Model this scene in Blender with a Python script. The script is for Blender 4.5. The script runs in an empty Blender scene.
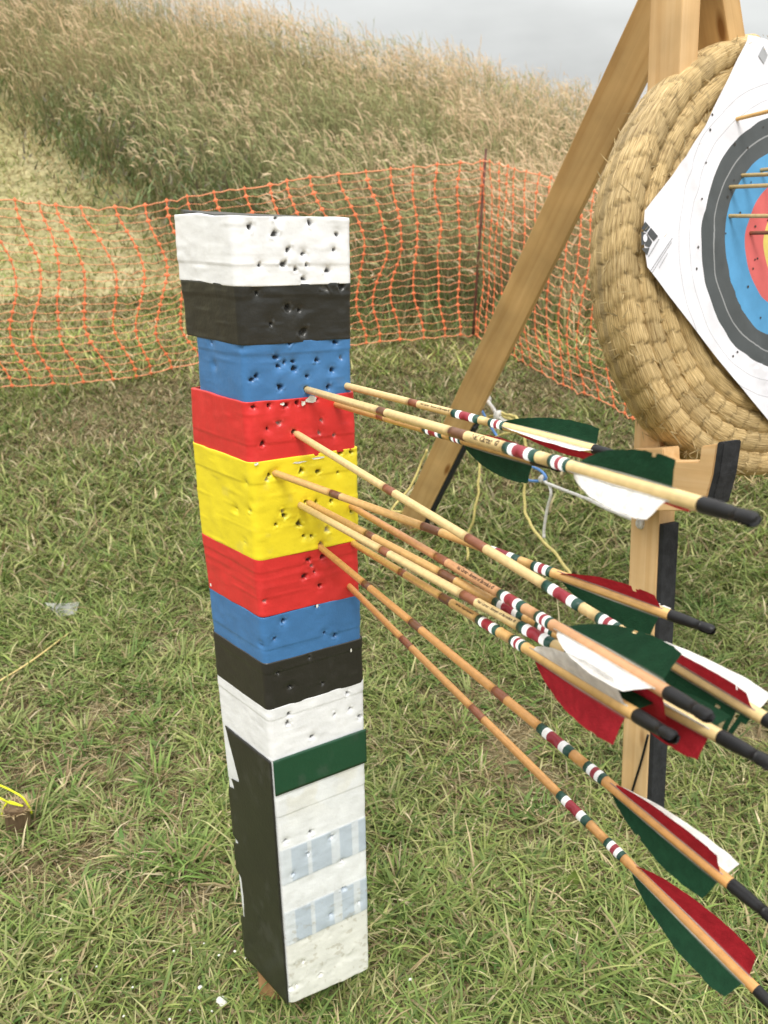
import bpy, bmesh, math, random
import numpy as np
from mathutils import Matrix, Vector
random.seed(7); RNG = np.random.default_rng(11)
SC = bpy.context.scene
COL = SC.collection
R_ = math.radians

# ------------------------------------------------------------------ camera model (used to survey the place from the photograph)
FPX, PITCH, ROLL, H = 800.0, R_(18.9), R_(0.98), 1.25
_f = np.array([0, math.cos(PITCH), -math.sin(PITCH)])
_u0 = np.array([0, math.sin(PITCH), math.cos(PITCH)]); _r0 = np.array([1.0, 0, 0])
_r = math.cos(ROLL)*_r0 + math.sin(ROLL)*_u0
_u = -math.sin(ROLL)*_r0 + math.cos(ROLL)*_u0
CAM = np.array([0, 0, H])
def ray(x, y): return (x-384)/FPX*_r - (y-512)/FPX*_u + _f
def at_depth(x, y, zc): return CAM + ray(x, y)*zc
def at_hdist(x, y, D):
    d = ray(x, y); return CAM + d*(D/math.hypot(d[0], d[1]))
def at_plane(x, y, p, n):
    d = ray(x, y); n = np.asarray(n, float); return CAM + d*(np.dot(np.asarray(p)-CAM, n)/np.dot(d, n))
def proj(P):
    v = np.asarray(P)-CAM; z = v@_f
    return np.array([384+FPX*(v@_r)/z, 512-FPX*(v@_u)/z, z])

# ------------------------------------------------------------------ noise
def _hash(ix, iy, iz, seed):
    n = (ix.astype(np.int64)*374761393 + iy.astype(np.int64)*668265263 + iz.astype(np.int64)*2147483647 + seed*1274126177) & 0xffffffff
    n = ((n ^ (n >> 13))*1274126177) & 0xffffffff
    return ((n ^ (n >> 16)) & 0xffff)/65535.0
def vnoise(x, y, z=0.0, seed=0):
    x, y, z = np.broadcast_arrays(np.asarray(x, float), np.asarray(y, float), np.asarray(z, float))
    ix, iy, iz = np.floor(x), np.floor(y), np.floor(z)
    fx, fy, fz = x-ix, y-iy, z-iz
    fx, fy, fz = [a*a*(3-2*a) for a in (fx, fy, fz)]
    o = 0
    for a in (0, 1):
        for b in (0, 1):
            for c in (0, 1):
                o = o + _hash(ix+a, iy+b, iz+c, seed)*(fx if a else 1-fx)*(fy if b else 1-fy)*(fz if c else 1-fz)
    return o
def fbm(x, y, z=0.0, seed=0, oct=3):
    o, a, s, t = 0, 1.0, 1.0, 0
    for k in range(oct):
        o = o + a*vnoise(np.asarray(x)*s, np.asarray(y)*s, np.asarray(z)*s, seed+k*17); t += a; a *= .5; s *= 2.03
    return o/t
def sstep(a, b, x):
    t = np.clip((np.asarray(x, float)-a)/(b-a), 0, 1); return t*t*(3-2*t)

# ------------------------------------------------------------------ terrain
def terrain(x, y):
    x = np.asarray(x, float); y = np.asarray(y, float)
    t = np.clip(y-1.5, 0, None)
    t = t-np.logaddexp(0, (t-4.1)*4)/4
    z = .20*(t - .6*(1-np.exp(-t/.6)))
    z = z + .05*x*sstep(1.5, 4.0, y)*np.clip(1-np.abs(x)/40, 0, 1)
    ycrest = 12.6 - .12*np.clip(x, -10, 10)
    u = np.clip(y-5.5, 0, None)
    rise = .36*(np.sqrt(u*u+.35) - .59)
    cap = .36*(ycrest-5.5) + .1
    z = z*1.0 + np.where(y > 5.5, 0, 0)
    s = .12
    hill = cap - s*np.logaddexp(0, (cap-rise)/s)       # soft minimum
    hill = np.where(y > 5.0, hill, 0)
    over = np.clip(y-ycrest-.5, 0, None)
    z = z + np.where(y > 5.0, np.maximum(hill, 0), 0) - np.minimum(over*.18, 5.5)
    z = z - .23*np.clip(x, -7, 12)*sstep(6.0, 12.5, y)
    near = np.exp(-np.clip(y-2, 0, None)/4)
    z = z + .018*(fbm(x*2.3, y*2.3, 0, 3)-.5)*near*2 + .10*(fbm(x*.6, y*.6, 0, 9)-.5)*sstep(4, 8, y)
    return z

# ------------------------------------------------------------------ object helpers
def tag(o, label=None, cat=None, group=None, kind=None):
    if label: o['label'] = label
    if cat: o['category'] = cat
    if group: o['group'] = group
    if kind: o['kind'] = kind
    return o
def thing(name, loc, label, cat, group=None):
    o = bpy.data.objects.new(name, None); COL.objects.link(o); o.location = Vector(loc); o.empty_display_size = .05
    return tag(o, label, cat, group)
def link(name, me, parent=None, mats=(), frame=None):
    """Link a mesh. Without frame its vertices are in world coordinates; with frame (4x4) they are local to that frame."""
    o = bpy.data.objects.new(name, me); COL.objects.link(o)
    for m in mats: me.materials.append(m)
    if parent is not None:
        o.parent = parent
        Wm = Matrix.Identity(4); q = parent
        while q is not None: Wm = (Matrix.LocRotScale(q.location, q.rotation_euler, q.scale)) @ Wm; q = q.parent
        if frame is None: me.transform(Wm.inverted())
        else: o.matrix_local = Wm.inverted() @ frame
    elif frame is not None: o.matrix_world = frame
    return o
def mesh_np(name, V, loops, starts, totals, col=None, smooth=False, mat_idx=None, vec=None):
    me = bpy.data.meshes.new(name)
    V = np.asarray(V, np.float32)
    me.vertices.add(len(V)); me.vertices.foreach_set('co', V.ravel())
    me.loops.add(len(loops)); me.loops.foreach_set('vertex_index', np.asarray(loops, np.int32))
    me.polygons.add(len(starts)); me.polygons.foreach_set('loop_start', np.asarray(starts, np.int32))
    me.polygons.foreach_set('loop_total', np.asarray(totals, np.int32))
    if mat_idx is not None: me.polygons.foreach_set('material_index', np.asarray(mat_idx, np.int32))
    me.polygons.foreach_set('use_smooth', np.full(len(starts), bool(smooth)))
    me.update(calc_edges=True)
    if col is not None:
        a = me.color_attributes.new('Col', 'FLOAT_COLOR', 'POINT')
        c = np.ones((len(V), 4), np.float32); c[:, :3] = col
        a.data.foreach_set('color', c.ravel())
    if vec is not None:
        a = me.attributes.new('flow', 'FLOAT_VECTOR', 'POINT'); a.data.foreach_set('vector', np.asarray(vec, np.float32).ravel())
    return me
class MB:
    """collects pieces for one mesh"""
    def __init__(s): s.V = []; s.C = []; s.F = []; s.n = 0; s.vec = []
    def add(s, V, faces, col=(1, 1, 1), vec=None):
        V = np.asarray(V, float).reshape(-1, 3); s.V.append(V)
        c = np.asarray(col, float); c = np.broadcast_to(c, (len(V), 3)) if c.ndim == 1 else c
        s.C.append(c); s.vec.append(np.zeros((len(V), 3)) if vec is None else np.asarray(vec, float))
        s.F += [tuple(int(i)+s.n for i in f) for f in faces]; s.n += len(V)
    def build(s, name, smooth=True):
        V = np.concatenate(s.V); C = np.concatenate(s.C); W = np.concatenate(s.vec)
        tot = np.array([len(f) for f in s.F]); st = np.concatenate([[0], np.cumsum(tot)[:-1]])
        lp = np.concatenate([np.array(f) for f in s.F])
        return mesh_np(name, V, lp, st, tot, C, smooth, vec=W)
def grid_faces(nr, nc, close=False, off=0):
    fs = []
    for i in range(nr-1):
        for j in range(nc if close else nc-1):
            a = i*nc+j; b = i*nc+(j+1) % nc
            fs.append((off+a, off+b, off+b+nc, off+a+nc))
    return fs
def sweep(pts, rad, sides=8, cap=True, flat=1.0):
    """tube along a polyline; rad scalar or per point"""
    P = np.asarray(pts, float); n = len(P); rad = np.broadcast_to(np.asarray(rad, float), (n,))
    T = np.gradient(P, axis=0); T /= np.linalg.norm(T, axis=1)[:, None]+1e-12
    ref = np.array([0, 0, 1.0]) if abs(T[0, 2]) < .9 else np.array([1.0, 0, 0])
    N = np.cross(T[0], ref); N /= np.linalg.norm(N)
    V = []
    for i in range(n):
        N = N - T[i]*(N@T[i]); N /= np.linalg.norm(N)+1e-12; B = np.cross(T[i], N)
        for k in range(sides):
            a = 2*math.pi*k/sides
            V.append(P[i]+rad[i]*(math.cos(a)*N+flat*math.sin(a)*B))
    F = grid_faces(n, sides, True)
    if cap: F += [tuple(range(sides-1, -1, -1)), tuple(range((n-1)*sides, n*sides))]
    return np.array(V), F
def smooth_path(pts, n=40):
    P = np.asarray(pts, float); m = len(P)
    if m < 3: return np.array([P[0]+(P[-1]-P[0])*t for t in np.linspace(0, 1, n)])
    Q = np.vstack([2*P[0]-P[1], P, 2*P[-1]-P[-2]]); out = []
    for t in np.linspace(0, m-1-1e-9, n):
        i = int(t); f = t-i; a, b, c, d = Q[i], Q[i+1], Q[i+2], Q[i+3]
        out.append(.5*((2*b)+(-a+c)*f+(2*a-5*b+4*c-d)*f*f+(-a+3*b-3*c+d)*f**3))
    return np.array(out)
def board(name, frame, sx, sy, sz, mat, parent, bevel=.003, extra=None):
    """box with the length on local z from 0 to sz, bevelled"""
    bm = bmesh.new(); bmesh.ops.create_cube(bm, size=1.0)
    for v in bm.verts: v.co = Vector((v.co.x*sx, v.co.y*sy, (v.co.z+.5)*sz))
    bmesh.ops.bevel(bm, geom=list(bm.edges), offset=bevel, segments=2, affect='EDGES', profile=.6)
    me = bpy.data.meshes.new(name); bm.to_mesh(me); bm.free()
    return link(name, me, parent, [mat], frame)
def frame_of(o, x, y, z):
    M = Matrix.Identity(4)
    for k, a in enumerate((x, y, z)):
        a = np.asarray(a, float)/np.linalg.norm(a)
        for i in range(3): M[i][k] = a[i]
    for i in range(3): M[i][3] = float(o[i])
    return M

# ------------------------------------------------------------------ materials
def new_mat(name):
    m = bpy.data.materials.new(name); m.use_nodes = True
    nt = m.node_tree; b = nt.nodes['Principled BSDF']
    return m, nt, b
def N(nt, t, **kw):
    n = nt.nodes.new(t)
    for k, v in kw.items(): setattr(n, k, v)
    return n
def mat_col(name, rough=.6, spec=.3, bump=0, bscale=300, transl=0, var=0, vscale=40):
    m, nt, b = new_mat(name); L = nt.links.new
    at = N(nt, 'ShaderNodeAttribute', attribute_name='Col')
    src = at.outputs['Color']
    if var:
        tc = N(nt, 'ShaderNodeTexCoord'); nz = N(nt, 'ShaderNodeTexNoise'); nz.inputs['Scale'].default_value = vscale; nz.inputs['Detail'].default_value = 5
        L(tc.outputs['Object'], nz.inputs['Vector'])
        mr = N(nt, 'ShaderNodeMapRange'); mr.inputs[1].default_value = .3; mr.inputs[2].default_value = .7; mr.inputs[3].default_value = 1-var; mr.inputs[4].default_value = 1+var
        L(nz.outputs['Fac'], mr.inputs[0])
        mx = N(nt, 'ShaderNodeVectorMath', operation='SCALE'); L(src, mx.inputs[0]); L(mr.outputs[0], mx.inputs['Scale']); src = mx.outputs[0]
    L(src, b.inputs['Base Color']); b.inputs['Roughness'].default_value = rough; b.inputs['Specular IOR Level'].default_value = spec
    if bump:
        tc = N(nt, 'ShaderNodeTexCoord'); nz = N(nt, 'ShaderNodeTexNoise'); nz.inputs['Scale'].default_value = bscale; nz.inputs['Detail'].default_value = 4
        L(tc.outputs['Object'], nz.inputs['Vector'])
        bp = N(nt, 'ShaderNodeBump'); bp.inputs['Strength'].default_value = bump; bp.inputs['Distance'].default_value = .002
        L(nz.outputs['Fac'], bp.inputs['Height']); L(bp.outputs[0], b.inputs['Normal'])
    if transl:
        tr = N(nt, 'ShaderNodeBsdfTranslucent'); L(src, tr.inputs['Color'])
        ms = N(nt, 'ShaderNodeMixShader'); ms.inputs[0].default_value = transl
        L(b.outputs[0], ms.inputs[1]); L(tr.outputs[0], ms.inputs[2]); L(ms.outputs[0], nt.nodes['Material Output'].inputs['Surface'])
    return m
def mat_plain(name, col, rough=.6, spec=.3, bump=0, bscale=200, var=.15, vscale=30, metal=0):
    m, nt, b = new_mat(name); L = nt.links.new
    tc = N(nt, 'ShaderNodeTexCoord'); nz = N(nt, 'ShaderNodeTexNoise'); nz.inputs['Scale'].default_value = vscale; nz.inputs['Detail'].default_value = 6
    L(tc.outputs['Object'], nz.inputs['Vector'])
    cr = N(nt, 'ShaderNodeValToRGB'); cr.color_ramp.elements[0].position = .3; cr.color_ramp.elements[1].position = .7
    cr.color_ramp.elements[0].color = (*[c*(1-var) for c in col], 1); cr.color_ramp.elements[1].color = (*[min(1, c*(1+var)) for c in col], 1)
    L(nz.outputs['Fac'], cr.inputs[0]); L(cr.outputs[0], b.inputs['Base Color'])
    b.inputs['Roughness'].default_value = rough; b.inputs['Specular IOR Level'].default_value = spec; b.inputs['Metallic'].default_value = metal
    if bump:
        n2 = N(nt, 'ShaderNodeTexNoise'); n2.inputs['Scale'].default_value = bscale; n2.inputs['Detail'].default_value = 4
        L(tc.outputs['Object'], n2.inputs['Vector'])
        bp = N(nt, 'ShaderNodeBump'); bp.inputs['Strength'].default_value = bump; bp.inputs['Distance'].default_value = .003
        L(n2.outputs['Fac'], bp.inputs['Height']); L(bp.outputs[0], b.inputs['Normal'])
    return m
def mat_wood(name, c1, c2, c3, scale=1.0, rough=.65):
    """sawn softwood, grain along local z"""
    m, nt, b = new_mat(name); L = nt.links.new
    tc = N(nt, 'ShaderNodeTexCoord')
    mp = N(nt, 'ShaderNodeMapping'); mp.inputs['Scale'].default_value = (38*scale, 38*scale, 1.6*scale); L(tc.outputs['Object'], mp.inputs[0])
    nz = N(nt, 'ShaderNodeTexNoise'); nz.inputs['Scale'].default_value = 1.6; nz.inputs['Detail'].default_value = 6; nz.inputs['Distortion'].default_value = .6; L(mp.outputs[0], nz.inputs['Vector'])
    cr = N(nt, 'ShaderNodeValToRGB'); e = cr.color_ramp.elements
    e[0].position = .28; e[0].color = (*c1, 1); e[1].position = .72; e[1].color = (*c3, 1); k = e.new(.5); k.color = (*c2, 1)
    L(nz.outputs['Fac'], cr.inputs[0])
    # knots
    mp2 = N(nt, 'ShaderNodeMapping'); mp2.inputs['Scale'].default_value = (14*scale, 14*scale, 4.5*scale); L(tc.outputs['Object'], mp2.inputs[0])
    vo = N(nt, 'ShaderNodeTexVoronoi'); vo.inputs['Scale'].default_value = 1.0; L(mp2.outputs[0], vo.inputs['Vector'])
    kr = N(nt, 'ShaderNodeValToRGB'); kr.color_ramp.elements[0].position = .07; kr.color_ramp.elements[0].color = (.42, .30, .2, 1); kr.color_ramp.elements[1].position = .17; kr.color_ramp.elements[1].color = (1, 1, 1, 1)
    L(vo.outputs['Distance'], kr.inputs[0])
    mx = N(nt, 'ShaderNodeMix', data_type='RGBA', blend_type='MULTIPLY'); mx.inputs['Factor'].default_value = 1
    L(cr.outputs[0], mx.inputs[6]); L(kr.outputs[0], mx.inputs[7])
    # broad stains
    n3 = N(nt, 'ShaderNodeTexNoise'); n3.inputs['Scale'].default_value = 7; n3.inputs['Detail'].default_value = 4; L(tc.outputs['Object'], n3.inputs['Vector'])
    mr = N(nt, 'ShaderNodeMapRange'); mr.inputs[1].default_value = .3; mr.inputs[2].default_value = .7; mr.inputs[3].default_value = .78; mr.inputs[4].default_value = 1.12; L(n3.outputs['Fac'], mr.inputs[0])
    vm = N(nt, 'ShaderNodeVectorMath', operation='SCALE'); L(mx.outputs[2], vm.inputs[0]); L(mr.outputs[0], vm.inputs['Scale'])
    L(vm.outputs[0], b.inputs['Base Color']); b.inputs['Roughness'].default_value = rough; b.inputs['Specular IOR Level'].default_value = .25
    bp = N(nt, 'ShaderNodeBump'); bp.inputs['Strength'].default_value = .35; bp.inputs['Distance'].default_value = .0015; L(nz.outputs['Fac'], bp.inputs['Height']); L(bp.outputs[0], b.inputs['Normal'])
    return m

M_tape = mat_col('duct_tape', rough=.30, spec=.5, bump=.15, bscale=220, var=.07, vscale=35)
M_foam = mat_plain('white_foam', (.74, .74, .68), rough=.8, bump=.5, bscale=260, var=.08)
M_shaft = mat_col('arrow_wood', rough=.36, spec=.4, var=.10, vscale=160)
M_vane = mat_col('dyed_feather', rough=.75, spec=.15, transl=.30, bump=.5, bscale=700, var=.10, vscale=90)
M_nock = mat_plain('black_nock', (.011, .011, .012), rough=.42, spec=.32, var=.3, vscale=120)
M_ink = mat_plain('dark_ink', (.045, .03, .02), rough=.6)
M_pine = mat_wood('sawn_pine', (.60, .37, .165), (.67, .44, .215), (.72, .50, .27))
M_pine_dk = mat_wood('darker_pine', (.52, .31, .125), (.59, .375, .165), (.65, .43, .20))
M_stake = mat_wood('stake_wood', (.23, .11, .045), (.30, .16, .07), (.36, .20, .09))
M_rubber = mat_plain('black_rubber', (.022, .023, .026), rough=.75, spec=.3, bump=.5, bscale=120, var=.35, vscale=50)
M_orange = mat_plain('orange_plastic', (.88, .215, .09), rough=.5, spec=.3, var=.12, vscale=8)
M_pale_or = mat_plain('orange_strand_plastic', (.88, .33, .17), rough=.5, spec=.3, var=.15, vscale=8)
M_rust = mat_plain('rusty_steel', (.13, .06, .045), rough=.8, bump=.5, bscale=160, var=.4, vscale=25)
M_grass = mat_col('grass_blades', rough=.55, spec=.25, transl=.3)
M_dry = mat_col('dry_grass', rough=.75, spec=.15, transl=.40)
M_blue = mat_plain('blue_cord', (.12, .27, .60), rough=.6, bump=.8, bscale=500, var=.2, vscale=200)
M_yel = mat_plain('yellow_cord', (.62, .53, .20), rough=.65, bump=.8, bscale=500, var=.25, vscale=200)
M_neon = mat_plain('neon_cord', (.72, .78, .03), rough=.5, bump=.6, bscale=500, var=.12, vscale=150)
M_rope = mat_plain('white_rope', (.70, .69, .66), rough=.75, bump=.9, bscale=420, var=.18, vscale=200)
M_steel = mat_plain('zinc_steel', (.45, .46, .47), rough=.4, metal=.9, var=.1)

# ------------------------------------------------------------------ world, sun, camera
w = bpy.data.worlds.new('World'); SC.world = w; w.use_nodes = True
nt = w.node_tree; L = nt.links.new; bg = nt.nodes['Background']
SUN_EL, SUN_AZ = R_(56), R_(182)
sky = N(nt, 'ShaderNodeTexSky', sky_type='NISHITA'); sky.sun_disc = False; sky.sun_elevation = SUN_EL; sky.sun_rotation = SUN_AZ
tc = N(nt, 'ShaderNodeTexCoord'); sp = N(nt, 'ShaderNodeSeparateXYZ'); L(tc.outputs['Generated'], sp.inputs[0])
gr = N(nt, 'ShaderNodeValToRGB'); e = gr.color_ramp.elements          # overcast: three times brighter overhead than at the horizon
e[0].position = 0; e[0].color = (5.6, 5.65, 5.5, 1); e[1].position = 1; e[1].color = (19.5, 19.3, 18.8, 1)
k = e.new(.22); k.color = (5.9, 6.0, 5.85, 1); k = e.new(.45); k.color = (10.5, 10.6, 10.4, 1)
L(sp.outputs['Z'], gr.inputs[0])
mp = N(nt, 'ShaderNodeMapping'); mp.inputs['Scale'].default_value = (2.2, 2.2, 6.0); mp.inputs['Rotation'].default_value = (0, .25, 0); L(tc.outputs['Generated'], mp.inputs[0])
nz = N(nt, 'ShaderNodeTexNoise'); nz.inputs['Scale'].default_value = 1.5; nz.inputs['Detail'].default_value = 5; nz.inputs['Roughness'].default_value = .5; L(mp.outputs[0], nz.inputs['Vector'])
mr = N(nt, 'ShaderNodeMapRange'); mr.inputs[1].default_value = .3; mr.inputs[2].default_value = .7; mr.inputs[3].default_value = 1.04; mr.inputs[4].default_value = 1.55; L(nz.outputs['Fac'], mr.inputs[0])
vm = N(nt, 'ShaderNodeVectorMath', operation='SCALE'); L(gr.outputs[0], vm.inputs[0]); L(mr.outputs[0], vm.inputs['Scale'])
mx = N(nt, 'ShaderNodeMix', data_type='RGBA'); mx.inputs['Factor'].default_value = .95
L(sky.outputs[0], mx.inputs[6]); L(vm.outputs[0], mx.inputs[7])
L(mx.outputs[2], bg.inputs['Color']); bg.inputs['Strength'].default_value = .10

sl = bpy.data.lights.new('sun', 'SUN'); sl.energy = 2.55; sl.angle = R_(22); sl.color = (1, .955, .88)
so = bpy.data.objects.new('sun', sl); COL.objects.link(so)
sd = Vector((math.sin(SUN_AZ)*math.cos(SUN_EL), math.cos(SUN_AZ)*math.cos(SUN_EL), math.sin(SUN_EL)))
so.rotation_euler = sd.to_track_quat('Z', 'Y').to_euler(); so.location = (0, 0, 6)

cd = bpy.data.cameras.new('camera'); co = bpy.data.objects.new('camera', cd); COL.objects.link(co); SC.camera = co
cd.sensor_fit = 'VERTICAL'; cd.sensor_height = 36; cd.sensor_width = 27; cd.lens = FPX/1024*36
cd.clip_start = .02; cd.clip_end = 2000
co.matrix_world = frame_of(CAM, _r, _u, -_f)
cd.dof.use_dof = True; cd.dof.focus_distance = .95; cd.dof.aperture_fstop = 10
SC.view_settings.view_transform = 'Standard'; SC.view_settings.look = 'None'; SC.view_settings.exposure = 0; SC.view_settings.gamma = 1
SC.render.engine = 'CYCLES'
SC.cycles.max_bounces = 6; SC.cycles.diffuse_bounces = 3; SC.cycles.glossy_bounces = 2; SC.cycles.transmission_bounces = 3; SC.cycles.transparent_max_bounces = 6
SC.cycles.caustics_reflective = False; SC.cycles.caustics_refractive = False
try: SC.cycles.use_denoising = True; SC.cycles.denoiser = 'OPENIMAGEDENOISE'
except Exception: pass

# ------------------------------------------------------------------ ground and hillside
def ground_mat(name, soil, mid, straw, scale):
    m, nt, b = new_mat(name); L = nt.links.new
    tc = N(nt, 'ShaderNodeTexCoord')
    n1 = N(nt, 'ShaderNodeTexNoise'); n1.inputs['Scale'].default_value = scale; n1.inputs['Detail'].default_value = 8; n1.inputs['Roughness'].default_value = .65; L(tc.outputs['Object'], n1.inputs['Vector'])
    cr = N(nt, 'ShaderNodeValToRGB'); e = cr.color_ramp.elements
    e[0].position = .32; e[0].color = (*soil, 1); e[1].position = .68; e[1].color = (*straw, 1); k = e.new(.5); k.color = (*mid, 1)
    L(n1.outputs['Fac'], cr.inputs[0])
    n2 = N(nt, 'ShaderNodeTexNoise'); n2.inputs['Scale'].default_value = scale*14; n2.inputs['Detail'].default_value = 6; L(tc.outputs['Object'], n2.inputs['Vector'])
    mr = N(nt, 'ShaderNodeMapRange'); mr.inputs[1].default_value = .25; mr.inputs[2].default_value = .75; mr.inputs[3].default_value = .6; mr.inputs[4].default_value = 1.35; L(n2.outputs['Fac'], mr.inputs[0])
    vm = N(nt, 'ShaderNodeVectorMath', operation='SCALE'); L(cr.outputs[0], vm.inputs[0]); L(mr.outputs[0], vm.inputs['Scale'])
    L(vm.outputs[0], b.inputs['Base Color']); b.inputs['Roughness'].default_value = .95; b.inputs['Specular IOR Level'].default_value = .1
    bp = N(nt, 'ShaderNodeBump'); bp.inputs['Strength'].default_value = .8; bp.inputs['Distance'].default_value = .012; L(n2.outputs['Fac'], bp.inputs['Height']); L(bp.outputs[0], b.inputs['Normal'])
    return m
M_ground = ground_mat('turf_soil', (.10, .074, .043), (.16, .133, .072), (.25, .215, .125), 7)
M_hill = ground_mat('hill_turf', (.25, .235, .11), (.34, .31, .16), (.44, .38, .23), 1.6)
def sheet(name, xs, ys, mat):
    X, Y = np.meshgrid(xs, ys); Z = terrain(X, Y)
    V = np.stack([X, Y, Z], -1).reshape(-1, 3); nr, nc = len(ys), len(xs)
    i, j = np.meshgrid(np.arange(nr-1), np.arange(nc-1), indexing='ij'); a = (i*nc+j).ravel()
    lp = np.stack([a, a+1, a+1+nc, a+nc], 1).ravel(); n = len(a)
    me = mesh_np(name, V, lp, np.arange(n)*4, np.full(n, 4), smooth=True)
    return tag(link(name, me, None, [mat]), kind='structure')
xs = np.concatenate([[-400, -200, -100, -60, -40, -28, -20, -15, -12], np.arange(-10, -3, .25), np.arange(-3, 3, .04), np.arange(3, 10.01, .25), [12, 15, 20, 28, 40, 60, 100, 200, 400]])
sheet('ground', xs, np.concatenate([[-400, -100, -40, -15, -6, -3, -1.5, -.8], np.arange(-.4, 4, .04), np.arange(4, 5.61, .1)]), M_ground)
ys2 = np.concatenate([[5.6-.0], np.arange(5.7, 14, .1), np.arange(14, 20, .5), [22, 26, 32, 40, 60, 100, 200, 500]])
ys1_last = np.arange(4, 5.61, .1)[-1]; ys2[0] = ys1_last
sheet('hillside', xs, ys2, M_hill)

# ------------------------------------------------------------------ grass blades
def blades(name, x, y, h, wd, az, lean, curl, col, mat, levels=3, z=None, tipcol=None, cols_base=.6):
    n = len(x); z = terrain(x, y)-.004 if z is None else z
    d = np.stack([np.cos(az), np.sin(az), np.zeros(n)], 1)
    side_az = az + np.pi/2 + RNG.normal(0, .6, n)
    sd = np.stack([np.cos(side_az), np.sin(side_az), np.zeros(n)], 1)
    V = np.zeros((n, 2*levels+1, 3)); C = np.zeros((n, 2*levels+1, 3))
    root = np.stack([x, y, z], 1)
    for k in range(levels+1):
        t = k/levels
        ang = lean + curl*t                          # angle from vertical grows up the blade
        fr = np.sin(lean+curl*t*.5)*t*h; up = np.cos(lean+curl*t*.5)*t*h
        p = root + d*fr[:, None]; p[:, 2] += np.maximum(up, .003*t)
        wk = wd*(1-.25*t-.55*t*t)
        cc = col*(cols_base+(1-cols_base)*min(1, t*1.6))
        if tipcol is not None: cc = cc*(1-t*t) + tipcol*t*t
        if k < levels:
            V[:, 2*k] = p - sd*wk[:, None]/2; V[:, 2*k+1] = p + sd*wk[:, None]/2; C[:, 2*k] = cc; C[:, 2*k+1] = cc
        else:
            V[:, 2*k] = p; C[:, 2*k] = cc
    m = 2*levels+1; base = (np.arange(n)*m)[:, None]
    quads = np.concatenate([np.array([[2*k, 2*k+1, 2*k+3, 2*k+2]]) for k in range(levels-1)])
    tri = np.array([2*levels-2, 2*levels-1, 2*levels])
    lp = np.concatenate([(base+q) for q in quads] + [base+tri], 1).ravel()
    tot = np.tile(np.array([4]*(levels-1)+[3]), n); st = np.concatenate([[0], np.cumsum(tot)[:-1]])
    return mesh_np(name, V.reshape(-1, 3), lp, st, tot, np.clip(C.reshape(-1, 3), 0, 1), False)
def scatter(n, y0, y1, margin=.25, power=1.0):
    """random ground points in the wedge in front of the viewpoint, a little wider than the view"""
    y = y0 + (y1-y0)*RNG.random(n)**power
    hw = .56*(y*.96+.42) + margin
    return (RNG.random(n)*2-1)*hw, y
def lushness(x, y):
    a = fbm(x*3.1, y*3.1, 0, 21, 3); b = fbm(x*.9, y*.9, 0, 5, 2)
    return np.clip((a-.5)*4.0+(b-.5)*3.0+.42+.22*sstep(.35, .7, x)*sstep(.9, 1.3, y)*(1-sstep(2.4, 3.2, y))+.12*np.exp(-((x+.42)**2+(y-1.3)**2)/.10)+.2*np.exp(-((x+.75)**2+(y-2.0)**2)/.12), 0, 1)
GREENS = np.array([[.20, .25, .068], [.245, .285, .088], [.30, .31, .12], [.16, .215, .055], [.34, .33, .16], [.115, .17, .048]])
STRAWS = np.array([[.48, .39, .23], [.40, .32, .18], [.56, .48, .31], [.32, .25, .13], [.26, .19, .10]])
def pick(P, n, jit=.18):
    c = P[RNG.integers(0, len(P), n)]; return c*(1+RNG.normal(0, jit, (n, 1)))
PX, PY = -.14, 1.0                                        # keep the blades out of the post
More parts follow.
